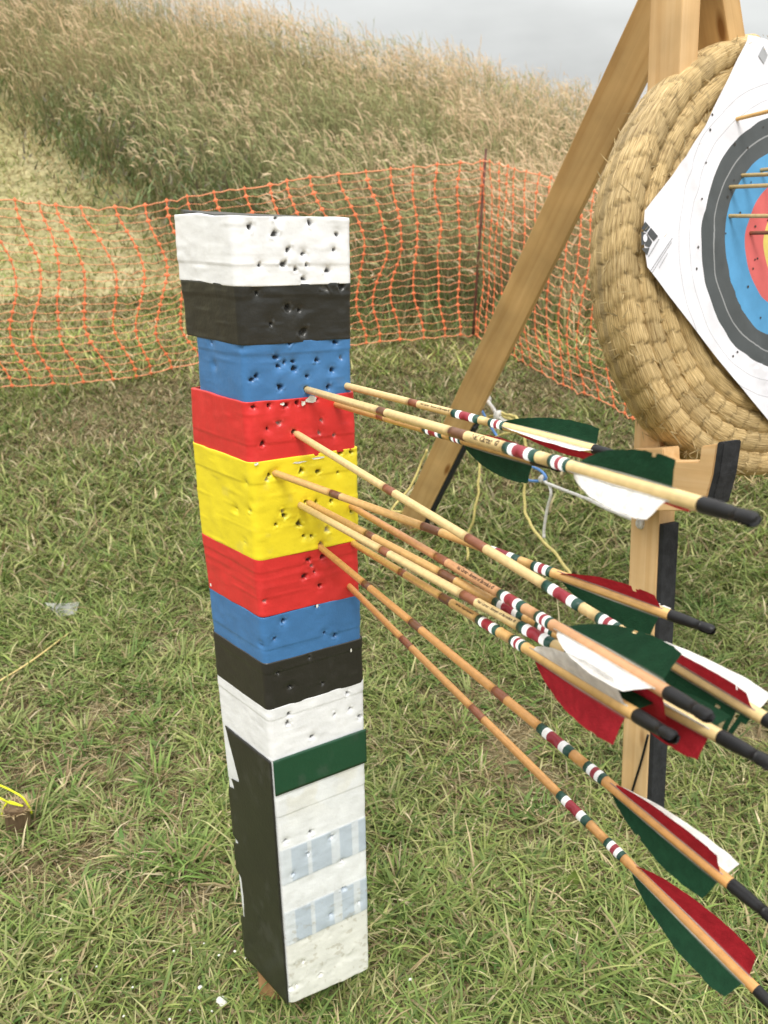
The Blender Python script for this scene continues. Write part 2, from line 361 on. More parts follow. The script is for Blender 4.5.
def near_turf():
    x, y = scatter(120000, .12, 3.0, .2, .85)
    lu = lushness(x, y); keep = RNG.random(len(x)) < (.10+.90*lu**1.3); x, y, lu = x[keep], y[keep], lu[keep]
    # clump the roots
    k = len(x); cx = np.round(x/.028)*.028; cy = np.round(y/.028)*.028
    pull = (.55*RNG.random(k)*(vnoise(cx*50, cy*50, 0, 8) > .4)); x = x+(cx-x)*pull; y = y+(cy-y)*pull
    az = RNG.random(k)*2*np.pi + 0; az = np.where(RNG.random(k) < .4, vnoise(x*7, y*7, 0, 2)*12+RNG.normal(0, .7, k), az)
    h = (.022+.052*lu*RNG.random(k)+.016*RNG.random(k))*(1+.9*(RNG.random(k) < .05))
    col = pick(GREENS, k)*(.75+.45*lu)[:, None]
    dead = RNG.random(k) < (.34-.26*lu); col[dead] = pick(STRAWS, dead.sum())
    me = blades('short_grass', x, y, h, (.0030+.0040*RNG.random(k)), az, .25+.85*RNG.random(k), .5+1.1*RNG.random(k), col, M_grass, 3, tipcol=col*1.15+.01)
    tag(link('short_grass', me, None, [M_grass]), 'short trodden green grass growing around the striped post', 'grass', kind='stuff')
    # coarser tufts: blades fanning out from one root
    n = 1250; tx, ty = scatter(n, .15, 3.1, .15, .8); wgt = fbm(tx*1.7, ty*1.7, 0, 55, 2); ok = wgt+.25*RNG.random(n) > .56; tx, ty, wgt = tx[ok], ty[ok], wgt[ok]
    m = 34; X = np.repeat(tx, m); Y = np.repeat(ty, m); k = len(X); sz = np.repeat(.6+.7*RNG.random(len(tx)), m); ta = RNG.random(k)*6.28; rr = .028*sz*np.sqrt(RNG.random(k))
    X = X+rr*np.cos(ta); Y = Y+rr*np.sin(ta); ta = ta+RNG.normal(0, .5, k)
    tint = np.repeat(pick(np.array([[.185, .27, .065], [.23, .30, .085], [.13, .215, .05], [.27, .31, .11]]), len(tx), .1), m, 0)
    col = tint*(1+RNG.normal(0, .14, (k, 1))); dd = RNG.random(k) < .12; col[dd] = pick(STRAWS, dd.sum())
    me = blades('grass_tufts', X, Y, (.035+.055*RNG.random(k))*sz, .0042+.0042*RNG.random(k), ta, .15+25*rr/sz*.8+.25*RNG.random(k), .5+.9*RNG.random(k), col, M_grass, 3, tipcol=col*1.2+.015)
    tag(link('grass_tufts', me, None, [M_grass]), 'coarse bright green tufts standing out of the trodden grass', 'grass', kind='stuff')
    # dead mown straw lying on the soil
    x, y = scatter(70000, .12, 4.6, .2, .8); k = len(x); lu = lushness(x, y)
    keep = RNG.random(k) < (.95-.6*lu); x, y = x[keep], y[keep]; k = len(x)
    me = blades('dry_thatch', x, y, .03+.075*RNG.random(k)**2, .0014+.0022*RNG.random(k), RNG.random(k)*6.28, 1.15+.42*RNG.random(k), .15+RNG.normal(0, .25, k), pick(STRAWS, k), M_dry, 3, z=terrain(x, y)+.002+.012*RNG.random(k), cols_base=.9)
    tag(link('dry_thatch', me, None, [M_dry]), 'dead brown mown grass lying flat between the green tufts', 'dry grass', kind='stuff')
def litter_bits():
    x, y = scatter(70000, .12, 2.6, .2, .75); k = len(x); lu = lushness(x, y); keep = RNG.random(k) < (1-.5*lu); x, y = x[keep], y[keep]; k = len(x)
    me = blades('straw_crumbs', x, y, .006+.024*RNG.random(k)**2, .0012+.0026*RNG.random(k), RNG.random(k)*6.28, 1.3+.3*RNG.random(k), RNG.normal(0, .3, k), pick(STRAWS*.8, k, .3), M_dry, 2, z=terrain(x, y)+.001+.005*RNG.random(k), cols_base=.9)
    tag(link('straw_crumbs', me, None, [M_dry]), 'broken bits of straw strewn over the bare soil', 'straw', kind='stuff')
def mid_turf():
    x, y = scatter(165000, 2.5, 6.4, .5, .95); k = len(x); lu = np.clip(lushness(x*.8, y*.8)+.22, 0, 1)
    keep = RNG.random(k) < (.8+.2*lu); x, y, lu = x[keep], y[keep], lu[keep]; k = len(x)
    col = pick(GREENS, k)*(.8+.45*lu)[:, None]; dead = RNG.random(k) < (.46-.28*lu); col[dead] = pick(STRAWS, dead.sum())
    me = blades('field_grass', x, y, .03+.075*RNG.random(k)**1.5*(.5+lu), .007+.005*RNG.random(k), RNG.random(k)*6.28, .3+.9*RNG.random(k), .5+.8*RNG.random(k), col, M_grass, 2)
    tag(link('field_grass', me, None, [M_grass]), 'mown grass running back to the orange fence', 'grass', kind='stuff')
    # rough mown slope to the left, beyond the fence
    n = 90000; y = 4.6+6.6*RNG.random(n); x = -.65*y-.6+(1.3*y+1.2)*RNG.random(n)
    keep = edge_dist(x, y) < .5; x, y = x[keep], y[keep]; k = len(x); lu = lushness(x*.5, y*.5)
    col = pick(GREENS*1.75, k)*(.8+.4*lu)[:, None]; dead = RNG.random(k) < (.62-.25*lu); col[dead] = pick(STRAWS*1.5, dead.sum())
    me = blades('slope_grass', x, y, .05+.11*RNG.random(k)*(1+.9*sstep(-.7, .2, edge_dist(x, y))), .007+.006*RNG.random(k), RNG.random(k)*6.28, .4+.9*RNG.random(k), .4+.9*RNG.random(k), col, M_dry, 2)
    tag(link('slope_grass', me, None, [M_dry]), 'cut yellow green grass on the slope behind the left fence', 'grass', kind='stuff')
def tall_mask(x, y):
    xb = np.interp(y, [0, 5.2, 6.2, 7.2, 8.6, 9.9, 10.9, 30], [-.5, -.6, -.95, -1.5, -2.9, -4.4, -30, -30]) + .8*(fbm(y*1.1, x*1.1, 0, 4)-.5)*2 + .5*(vnoise(y*4.0, x*4.0, 0, 14)-.5)
    return (x > xb) & (y > 5.05)
def edge_dist(x, y):
    xb = np.interp(y, [0, 5.2, 6.2, 7.2, 8.6, 9.9, 10.9, 30], [-.5, -.6, -.95, -1.5, -2.9, -4.4, -30, -30])
    yb = 5.45 + .55*(fbm(x*1.6, y*.4, 0, 23)-.5)*2 - .0*x
    return np.minimum((x-xb)*.75, (y-yb)*1.3)
def tall_grass():
    n = 66000; y = 5.1+9.3*RNG.random(n)**1.05; x = (RNG.random(n)*2-1)*(.62*y+.9)
    keep = tall_mask(x, y); x, y = x[keep], y[keep]
    ed = edge_dist(x, y); keep = RNG.random(len(x)) < .12+.88*sstep(-.35, .45, ed); x, y = x[keep], y[keep]
    den = fbm(x*.9, y*.9, 0, 31, 3); keep = RNG.random(len(x)) < (.45+.9*(den-.3)); x, y = x[keep], y[keep]; n = len(x)
    z = terrain(x, y)-.01
    Hh = (.62+.34*RNG.random(n))*(.85+.4*(fbm(x*.8, y*.8, 0, 12)-.4)); ed = edge_dist(x, y); Hh *= .62+.38*sstep(-.3, .7, ed); Hh *= .82+.36*vnoise(x*2.6, y*2.6, 0, 61)
    band = np.exp(-((ed-.6)/.75)**2)*sstep(5.9, 6.9, y)*(1-sstep(9.6, 10.6, y))
    # wind: plumes nod to the left and down the slope
    az = np.pi + RNG.normal(.15, 1.05, n) + 2.2*(fbm(x*.7, y*.7, 0, 51)-.5); lean = .05+.28*RNG.random(n)**1.5; d = np.stack([np.cos(az), np.sin(az), 0*az], 1)
    green = np.maximum(sstep(.42, .62, fbm(x*.55+3, y*.55, 0, 44, 3))*(1-.6*sstep(9, 11, y)), .95*band)
    stemc = pick(np.array([[.46, .38, .21], [.50, .42, .25], [.38, .34, .17]]), n)*(1-green[:, None]*.35)
    headc = pick(np.array([[.74, .56, .37], [.78, .61, .42], [.68, .51, .34], [.70, .57, .37]]), n, .12)
    gg = RNG.random(n) < green*.85; headc[gg] = pick(np.array([[.34, .36, .17], [.40, .40, .2]]), gg.sum())
    root = np.stack([x, y, z], 1)
    # stem 4 levels, then head 5 levels on the same curve, each level a pair
    lv = []; hl = (.07+.17*RNG.random(n)**1.2)*(.75+.5*vnoise(x*1.7, y*1.7, 0, 81))
    p = root.copy(); ang = lean.copy(); prev = p.copy(); pts = [p.copy()]; nst = 4
    for k in range(nst):
        ang = lean*(k+1)/nst*1.6
        p = p + (d*np.sin(ang)[:, None] + np.array([0, 0, 1.])*np.cos(ang)[:, None])*(Hh/nst)[:, None]; pts.append(p.copy())
    nh = 5; bend = (.1+1.9*RNG.random(n)**.8)
    for k in range(nh):
        a2 = ang + bend*(k+1)/nh
        p = p + (d*np.sin(a2)[:, None] + np.array([0, 0, 1.])*np.cos(a2)[:, None])*(hl/nh)[:, None]; pts.append(p.copy())
    wst = .0022+.0012*RNG.random(n); whd = .0055+.0055*RNG.random(n)
    prof = [1, 1, 1, .9] + [1.0, .55, 1.0, .95, .6, .12]
    sa = RNG.random(n)*np.pi; s = np.stack([np.cos(sa), np.sin(sa), .0*sa], 1)
    nl = len(pts); V = np.zeros((n, nl*2, 3)); C = np.zeros((n, nl*2, 3))
    for k in range(nl):
        wk = wst if k <= nst else whd*prof[k]
        off = s*wk[:, None]/2
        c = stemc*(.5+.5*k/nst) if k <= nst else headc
        if k > nst: off = off + np.array([0, 0, 1.])*(wk*.35)[:, None]
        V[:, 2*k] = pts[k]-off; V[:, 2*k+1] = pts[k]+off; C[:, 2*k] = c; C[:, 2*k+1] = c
    # spikelets: little leaf-shaped quads hanging from the head
    ns = 5; SV = np.zeros((n, ns*4, 3)); SCc = np.zeros((n, ns*4, 3))
    for q in range(ns):
        t = RNG.random(n)*(nh-1); i0 = np.minimum(t.astype(int), nh-2); f = (t-i0)[:, None]
        P = np.stack(pts[nst:], 1); b = P[np.arange(n), i0]*(1-f)+P[np.arange(n), i0+1]*f
        a3 = RNG.random(n)*6.28; ln = .012+.020*RNG.random(n)
        o = np.stack([np.cos(a3)*.7-.45, np.sin(a3)*.7, -.35+.7*RNG.random(n)], 1)*ln[:, None]
        wv = np.stack([-np.sin(a3), np.cos(a3), RNG.normal(0, .6, n)], 1)*(.0022+.0028*RNG.random(n))[:, None]
        SV[:, 4*q] = b; SV[:, 4*q+1] = b+o*.5+wv; SV[:, 4*q+2] = b+o; SV[:, 4*q+3] = b+o*.5-wv
        SCc[:, 4*q:4*q+4] = (headc*(1+RNG.normal(0, .12, (n, 1))))[:, None, :]
    m1 = nl*2; VV = np.concatenate([V, SV], 1); CC = np.concatenate([C, SCc], 1); m = VV.shape[1]
    base = (np.arange(n)*m)[:, None]
    q1 = np.array([[2*k, 2*k+1, 2*k+3, 2*k+2] for k in range(nl-1)]).ravel()
    q2 = np.array([[m1+4*q, m1+4*q+1, m1+4*q+2, m1+4*q+3] for q in range(ns)]).ravel()
    lp = (base+np.concatenate([q1, q2])).ravel(); nf = n*(nl-1+ns)
    me = mesh_np('tall_grass', VV.reshape(-1, 3), lp, np.arange(nf)*4, np.full(nf, 4), np.clip(CC.reshape(-1, 3), 0, 1), False)
    tag(link('tall_grass', me, None, [M_dry]), 'tall wheat coloured grass with nodding seed heads covering the hill', 'tall grass', kind='stuff')
    # leaves low in the stand
    n2 = 60000; y = 5.1+9.0*RNG.random(n2); x = (RNG.random(n2)*2-1)*(.62*y+.9); keep = tall_mask(x, y) & (RNG.random(n2) < .25+.75*sstep(-.3, .4, edge_dist(x, y))); x, y = x[keep], y[keep]; k = len(x)
    e2 = edge_dist(x, y); g = np.maximum(sstep(.40, .60, fbm(x*.55+3, y*.55, 0, 44, 3))*(1-.6*sstep(9, 11, y)), np.exp(-((e2-.6)/.75)**2)*sstep(5.9, 6.9, y)*(1-sstep(9.6, 10.6, y)))
    col = pick(np.array([[.70, .58, .35], [.64, .53, .31], [.54, .48, .26]]), k); gm = RNG.random(k) < .25+.65*g
    col[gm] = pick(np.array([[.22, .29, .11], [.29, .34, .15], [.17, .235, .09]]), gm.sum())
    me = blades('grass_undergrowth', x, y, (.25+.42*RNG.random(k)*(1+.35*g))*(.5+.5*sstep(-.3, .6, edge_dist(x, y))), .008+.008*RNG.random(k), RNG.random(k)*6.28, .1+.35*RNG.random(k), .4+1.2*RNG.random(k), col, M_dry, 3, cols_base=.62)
    tag(link('grass_undergrowth', me, None, [M_dry]), 'green and straw leaves growing low in the tall grass', 'grass', kind='stuff')
    # darker weeds: docks and thistles standing in clumps along the edge of the stand and near the skyline
    n3 = 6500; cx = []; cy = []
    spots = [(-1.7, 7.6, .5, .7), (-2.3, 8.3, .5, .7), (-3.0, 9.0, .5, .6), (-1.3, 7.0, .35, .4), (-.2, 6.6, .45, .35), (1.2, 11.5, .8, .5), (3.2, 11.8, .9, .5), (-1.5, 12.5, .7, .6), (2.2, 9.0, .8, .4), (4.6, 11.2, .9, .5), (.6, 12.6, .6, .6)]
    X = []; Y = []; G = []
    for (sx, sy, sr, wgt) in spots:
        q = int(n3*wgt/6.5); X.append(RNG.normal(sx, sr, q)); Y.append(RNG.normal(sy, sr*.7, q)); G.append(np.full(q, wgt))
    x = np.concatenate(X); y = np.concatenate(Y); k = len(x)
    zz = terrain(x, y)+RNG.random(k)*.62
    col = pick(np.array([[.14, .19, .075], [.17, .22, .09], [.21, .25, .11], [.17, .15, .10]]), k)
    me = blades('weeds', x, y, .05+.10*RNG.random(k), .010+.018*RNG.random(k), RNG.random(k)*6.28, .3+1.0*RNG.random(k), .6*RNG.random(k), col, M_grass, 2, z=zz, cols_base=.8)
    tag(link('weeds', me, None, [M_grass]), 'dark green weeds mixed into the tall grass', 'weeds', kind='stuff')
near_turf(); litter_bits(); mid_turf(); tall_grass()
# broad rosettes of ribwort and dandelion leaves in the turf
def rosettes():
    n = 900; x, y = scatter(n, .2, 3.2, .1, .8); X = np.repeat(x, 6)+RNG.normal(0, .012, n*6); Y = np.repeat(y, 6)+RNG.normal(0, .012, n*6); k = len(X)
    col = pick(np.array([[.10, .185, .045], [.14, .22, .06], [.18, .25, .08]]), k, .12)
    me = blades('broadleaf_weeds', X, Y, .03+.05*RNG.random(k), .008+.010*RNG.random(k), RNG.random(k)*6.28, .75+.5*RNG.random(k), .3+.4*RNG.random(k), col, M_grass, 3, cols_base=.85)
    tag(link('broadleaf_weeds', me, None, [M_grass]), 'flat broad leaved weeds scattered through the short grass', 'weeds', kind='stuff')
rosettes()

# ------------------------------------------------------------------ the striped foam post
D0 = .97
CT = at_hdist(233, 216, D0); CB = at_hdist(290, 1005, D0)
CX, CY = (CT[:2]+CB[:2])/2
CC0 = np.array([CX, CY, 0.0])
def crease(z):                                            # the near vertical edge
    t = (z-CB[2])/(CT[2]-CB[2]); return np.array([CB[0]+(CT[0]-CB[0])*t, CB[1]+(CT[1]-CB[1])*t, z])
AZR, AZL = R_(57), R_(-43)
DR = np.array([math.sin(AZR), math.cos(AZR), 0]); DL = np.array([math.sin(AZL), math.cos(AZL), 0])
NR = np.array([DR[1], -DR[0], 0]); NL = np.array([-DL[1], DL[0], 0])      # outward face normals
def zpix(x, y): return at_hdist(x, y, D0)[2]
def _wf(x, y, nn, dd):
    o = crease(.7)
    for _ in range(4):
        P = at_plane(x, y, o, nn); o = crease(P[2])
    return (P-o)@dd
def wr(x, y): return _wf(x, y, NR, DR)
def wl(x, y): return _wf(x, y, NL, DL)
WHITE = np.array([.86, .875, .90]); BLACK = np.array([.024, .024, .021]); BLUE = np.array([.055, .185, .42]); RED = np.array([.66, .035, .035])
YEL = np.array([.86, .72, .03]); GREEN = np.array([.014, .068, .034]); LOW = np.array([.82, .845, .86])
O1 = (160, 190, 3.2); O2 = (170, 430, 3.304); O3 = (190, 660, 2.8125)
def hp(o, pts): return [(o[0]+x/o[2], o[1]+y/o[2]) for x, y in pts]
# name, label, colour, (crease y top, bottom), left edge x top/bottom, right edge x top/bottom, outward offset, left/right z adjust
BANDS = [
 ('white_tape', 'white tape wrapped over the top of the post', WHITE, (233, 214, 235, 286), (176, 222, 180, 281), (348, 213, 350, 280), .0030, hp(O1, [(287,118),(367,140),(480,105),(567,142),(410,192),(460,203),(247,163),(320,240),(397,238),(470,240),(435,253),(538,258),(557,192),(375,85),(462,285)])),
 ('black_tape', 'upper black tape band', BLACK, (235, 284, 244, 345), (181, 281, 187, 335), (350, 279, 351, 337), .0018, hp(O1, [(525,312),(410,378),(447,385),(355,430),(310,330),(460,455),(580,310)])),
 ('blue_tape', 'upper blue tape band', BLUE, (244, 343, 249, 404), (196, 336, 199, 391), (351.5, 335, 352, 398), .0006, hp(O1, [(262,505),(372,537),(400,552),(428,550),(380,565),(432,573),(310,597),(295,608),(503,545),(562,487),(580,538),(552,577),(473,597),(385,632),(540,632),(415,480),(165,490),(172,560),(470,636)])),
 ('red_tape', 'upper red tape band, puckered by arrow holes', RED, (249, 402, 252, 464), (192, 390, 194, 444), (353, 396, 354.5, 448), .0026, hp(O1, [(382,747),(517,737),(510,778),(558,785),(330,812),(293,805),(345,765),(405,690),(440,682),(500,672),(350,690),(300,695),(430,775)])),
 ('yellow_tape', 'yellow tape band, the middle of the post', YEL, (252, 462, 259, 561), (194, 442, 202, 528), (356, 447, 358, 544), .0034, hp(O2, [(490,138),(435,135),(555,140),(330,150),(322,165),(248,175),(375,270),(380,285),(428,312),(352,315),(485,238),(535,235),(600,270),(445,352),(470,352),(485,80),(565,75),(600,75),(350,140),(430,248),(450,238),(520,330),(215,262),(260,268),(245,370),(272,243),(500,380)])),
 ('red_tape', 'lower red tape band', RED, (258, 560, 266, 618), (202, 528, 209, 585), (357.5, 543, 359, 596), .0022, hp(O2, [(497,515),(470,450),(460,430),(445,485),(315,568),(505,420),(598,518),(480,470)])),
 ('blue_tape', 'lower blue tape band', BLUE, (265, 617, 269, 666), (209, 584, 213, 627), (360, 595, 361, 639), .0014, hp(O2, [(375,632),(300,710),(345,690),(545,680),(510,670),(485,582)])),
 ('black_tape', 'lower black tape band', BLACK, (268, 664, 270, 711), (213, 625, 216, 665), (362, 637, 363, 681), .0022, hp(O2, [(358,805),(398,850),(505,838),(460,752)])),
 ('white_tape', 'white tape band below the black one', WHITE, (270, 709, 271, 762), (216, 663, 221, 716), (363.5, 679, 364.5, 732), .0014, hp(O2, [(393,940),(390,970),(543,940),(595,922),(628,947),(585,870),(470,1015)])),
 ('lower_sheet', 'scuffed white wrap on the lower half with pale grey blue strips of clear tape', LOW, (271, 759, 290, 1004), (221, 714, 246, 950), (364.5, 729, 370, 968), .0004, hp(O3, [(400,497),(396,502),(332,545),(340,485),(290,603),(427,565),(433,642),(475,678),(395,715),(320,848),(367,880),(270,510),(285,925),(300,915)])),
]
zbot = zpix(290, 1004); ztop = zpix(233, 214)
post = thing('striped_post', (CX, CY, 0), 'square post wrapped in bands of coloured tape, stuck full of arrows, in the foreground', 'target post')
def ring_points(wL, wR, off, zc, hid=14):
    """perimeter of the post at one height, from the hidden corner round the left face, the near edge and the right face"""
    C = crease(zc)
    rc = .007
    def corner(P, a, b):      # rounded corner between directions a (incoming) and b (outgoing)
        return [P - a*rc*(1-t)**2 + b*rc*t**2 for t in np.linspace(0, 1, 6)]
    Lp = C+DL*wL; Rp = C+DR*wR; Bp = C+DL*wL+DR*wR
    out = []
    def seg(P, Q, n): 
        d = (Q-P)/np.linalg.norm(Q-P); a = P+d*rc; b = Q-d*rc
        out.extend([a+(b-a)*t for t in (np.arange(n)+.5)/n])
    def cor(P, A, B):
        a = (P-A)/np.linalg.norm(P-A); b = (B-P)/np.linalg.norm(B-P); out.extend(corner(P, a, b))
    seg(Bp, Lp, hid); cor(Lp, Bp, C); seg(Lp, C, 60); cor(C, Lp, Rp); seg(C, Rp, 110); cor(Rp, C, Bp); seg(Rp, Bp, hid); cor(Bp, Rp, Lp)
    P = np.array(out)
    Q = np.roll(P, -1, 0)-np.roll(P, 1, 0); nrm = np.stack([Q[:, 1], -Q[:, 0], 0*Q[:, 0]], 1); nrm /= np.linalg.norm(nrm, axis=1)[:, None]
    cen = (Lp+Rp)/2; sgn = np.sign(((P-cen)*nrm).sum(1)); nrm *= sgn[:, None]
    return P+nrm*off, nrm
def build_band(i, name, label, colr, cr, le, ri, off, holes):
    zt, zb = zpix(cr[0], cr[1]), zpix(cr[2], cr[3])
    wLt, wLb, wRt, wRb = wl(le[0], le[1]), wl(le[2], le[3]), wr(ri[0], ri[1]), wr(ri[2], ri[3])
    n = max(20, int((zt-zb)/.0016)); V = []; Nn = []; zs = np.concatenate([[zt, zt-.0004], np.linspace(zt-.0012, zb+.0012, n-4), [zb+.0004, zb]])
    for z in zs:
        t = (zt-z)/(zt-zb)
        P, nr = ring_points(wLt+(wLb-wLt)*t, wRt+(wRb-wRt)*t, off, z); V.append(P); Nn.append(nr)
    V = np.array(V); Nn = np.array(Nn); nc = V.shape[1]
    Vf = V.reshape(-1, 3); Nf = Nn.reshape(-1, 3)
    zz = Vf[:, 2]; cz = CB+(CT-CB)*((zz-CB[2])/(CT[2]-CB[2]))[:, None]; u = (Vf-cz)@DR; v = (Vf-cz)@DL
    colv = np.tile(colr, (len(Vf), 1)).astype(float)
    amp = .0013 if i < 6 else .0005
    disp = amp*(fbm(Vf[:, 0]*22, Vf[:, 1]*22, zz*26, 5+i, 3)-.5)*1.6 + .0006*(vnoise(Vf[:, 0]*70, Vf[:, 1]*70, zz*120, i)-.5)
    # pulled creases running along the tape and a lapped edge line
    lap = zt-(zt-zb)*(.70 if i in (0, 3, 6) else .22)
    disp += .0007*sstep(-.0008, .0008, zz-(lap+.002*(fbm(u*14, v*14, 0, i)-.5)))
    wrk = vnoise(u*30+v*30, zz*160, 0, 40+i); disp += .0008*np.clip(wrk-.64, 0, 1)*2.2*(1 if i < 6 else .3)
    onR = (Nf@NR) > .8; onL = (Nf@NL) > .8
    for (hx, hy) in holes:
        right = True
        P = at_plane(hx, hy, crease(zpix(hx, hy)) + NR*off, NR); uu = (P-crease(P[2]))@DR
        if uu < .004: P = at_plane(hx, hy, crease(zpix(hx, hy)) + NL*off, NL); right = False
        dv = Vf-P; dist = np.linalg.norm(dv, axis=1); msk = (dist < .03) & (onR if right else (onL | ~onR))
        if not msk.any(): continue
        ph_ = RNG.random()*50; a = RNG.random()*6.28; ax = DR*math.cos(a)+np.array([0, 0, 1])*math.sin(a); el = 1+.5*RNG.random()
        q = np.abs(dv@ax); tv = np.array([0, 0, 1.])*math.cos(a)-DR*math.sin(a); r2 = np.sqrt(np.maximum(dist**2-q**2, 0)+(q/el)**2); an = np.arctan2(dv@ax, dv@tv); star = .70+.75*vnoise(np.cos(an)*1.7+ph_, np.sin(an)*1.7, ph_, 9)+.35*np.clip(np.sin(an*3+ph_), 0, 1)**3; r2 = r2/star
        R0 = .0014+.0013*RNG.random()**1.5
        if not right: R0 *= .55
        dep = .0012+.0022*RNG.random()
        disp -= msk*(dep*np.exp(-(dist/.0062)**2))
        disp += msk*(.0014*np.exp(-((r2-R0*1.8)/.0011)**2)*np.clip(vnoise(dv[:, 2]*300+ph_, (dv@DR)*300, i, 3)-.35, 0, 1)*2)
        core = msk*np.exp(-(r2/R0)**4); disp -= core*.006
        hc = np.array([.035, .030, .026]) if i not in (1, 7) else np.array([.10, .10, .095])
        ko = np.clip(core*1.25, 0, 1)[:, None]*(.9 if i not in (1, 7) else .55)
        if RNG.random() < .22 and i not in (0, 8, 9): hc = np.array([.55, .54, .50])      # torn: foam shows
        colv = colv*(1-ko)+hc*ko
        rim = (msk*np.exp(-((r2-R0*1.7)/.0011)**2)*np.clip(vnoise(dv[:, 2]*260+ph_, (dv@DR)*260, 2, 3)-.4, 0, 1)*2)[:, None]*.5
        colv = colv*(1-rim)+np.minimum(colr*1.25+.07, .85)*rim
    # scuffs and grime
    sc = fbm(u*60, zz*60, v*60, 70+i, 3); g = sstep(.62, .77, sc)[:, None]*.11
    colv = colv*(1-g)+(np.array([.35, .33, .28]) if colr.mean() > .3 else colr*1.6+.04)*g
    if i == 9: disp, colv = lower_sheet_paint(Vf, u, v, zz, onR, onL, disp, colv, zt, zb)
    # the edges curl in so that each band ends on the foam
    ti = np.repeat(np.arange(n), nc); edge = np.minimum(ti, n-1-ti); disp = disp - np.where(edge == 0, off+.0030, np.where(edge == 1, .0002, 0))
    if i == 9: Vf[:, 2] -= (.016*np.clip(u/.15, 0, 1.05)+.004*(fbm(u*40, v*40, 0, 3)-.5))*((zt-zz)/(zt-zb))**5*(v < .02)
    # slightly uneven cut of the tape
    wob = .0030*(fbm(u*16+v*16, v*9, 0, 90+i)-.5)*2
    Vf = Vf + Nf*disp[:, None]; Vf[:, 2] += wob*np.where(edge < 4, 1-edge/4, 0)
    fs = []
    F = grid_faces(n, nc, True)
    me = mesh_np(name, Vf, np.array(F).ravel(), np.arange(len(F))*4, np.full(len(F), 4), np.clip(colv, 0, .9), True)
    o = link(name, me, post, [M_tape]); tag(o, label); return o
def lower_sheet_paint(Vf, u, v, zz, onR, onL, disp, colv, zt, zb):
    """lower half: black tape over most of the left face, two rows of pale clear tape, a yellowed bare patch"""
    h = (zt-zz)
    W = .152
    rough = fbm(zz*30, u*20, 0, 61, 3)
    # bare yellowish foam towards the top and the foot
    y1 = np.exp(-((h-.075)/.038)**2)*sstep(.42, .56, fbm(u*26, zz*26, 0, 66))*.75 + sstep(.30, .325, h+.016*rough)*.85
    colv = colv*(1-y1[:, None]*onR[:, None])+np.array([.79, .79, .73])*(y1*onR)[:, None]
    def rect(u0, u1, h0, h1, c, k, slope=0):
        nonlocal colv, disp
        m = onR*sstep(u0-.001, u0+.001, u)*(1-sstep(u1-.001, u1+.001, u))*sstep(h0-.001, h0+.001, h+slope*u)*(1-sstep(h1-.001, h1+.001, h+slope*u))
        colv = colv*(1-k*m[:, None])+np.array(c)*k*m[:, None]; disp = disp+.0004*m
    for (h0, h1) in ((zt-zpix(278, 852), zt-zpix(280, 887)), (zt-zpix(282, 914), zt-zpix(285, 947))):
        rect(-.002, W+.01, h0, h1, (.62, .68, .74), .75)
        for (a, b) in ((.019, .046), (.053, .087), (.102, .124), (.136, .160)):
            rect(a, b, h0+.002, h1-.002, (.47, .55, .64), .85)
    dents = fbm(u*40, zz*40, 0, 83, 3); disp = disp-.0009*sstep(.50, .80, dents)*onR*sstep(.265, .34, h)
    mud = sstep(.62, .74, fbm(u*120, zz*120, v*120, 93, 3))*sstep(.24, .34, h); colv = colv*(1-.35*mud[:, None])+np.array([.30, .25, .14])*.35*mud[:, None]
    return disp, colv
for i, B in enumerate(BANDS): build_band(i, *B)
def torn_flecks():
    for (x, y, w_, h_) in ((311, 400, 11, 7), (303, 403, 5, 5), (282, 404, 4, 3), (256, 464, 5, 3), (318, 458, 18, 2.2), (300, 462, 14, 2), (317, 606, 3, 4), (351, 650, 2, 4), (211, 585, 3, 4)):
        right = x > 250; nn, dd = (NR, DR) if right else (NL, DL)
        c = at_plane(x, y, crease(zpix(x, y))+nn*.0050, nn); m = 11; k = .97/780
        P = [c]+[c+dd*(w_*k*.6*math.cos(t)*(.55+.6*RNG.random()))+np.array([0, 0, h_*k*.6*math.sin(t)*(.55+.6*RNG.random())]) + nn*(.0008*RNG.random()) for t in np.linspace(0, 6.283, m+1)[:-1]]
        b = MB(); b.add(P, [(0, 1+q, 1+(q+1) % m) for q in range(m)])
        tag(link('torn_foam', b.build('torn_foam', False), post, [M_foam]), 'white foam showing through torn tape edges')
torn_flecks()
# green band on the right face only, black panel on the left face
def patch(name, label, colr, face, rows, cols, fn, off):
    V = []; 
    for a in np.linspace(0, 1, rows):
        for b in np.linspace(0, 1, cols): V.append(fn(a, b))
    V = np.array(V); nrm = NR if face == 'R' else NL
    V = V + nrm*(off+.0008*(fbm(V[:, 0]*30, V[:, 1]*30, V[:, 2]*30, 12)-.3))[:, None]
    c = np.tile(colr, (len(V), 1)); g = sstep(.6, .78, fbm(V[:, 0]*70, V[:, 1]*70, V[:, 2]*40, 19))[:, None]*.12; c = c*(1-g)+.16*g
    F = grid_faces(rows, cols); me = mesh_np(name, V, np.array(F).ravel(), np.arange(len(F))*4, np.full(len(F), 4), c, True)
    # thickness: a rim sunk to the foam
    o = link(name, me, post, [M_tape]); tag(o, label)
    sm = o.modifiers.new('thick', 'SOLIDIFY'); sm.thickness = .0012; sm.offset = -1
    return o
def fgreen(a, b):
    zt = zpix(271, 760)+.0; zb = zpix(272, 795); z = zt+(zb-zt)*a; C = crease(z); wv = wr(365, 748)
    return C+DR*(-.0005+(wv+.0005)*b)
patch('green_tape', 'dark green tape strip across the right face', GREEN, 'R', 14, 40, fgreen, .0030)
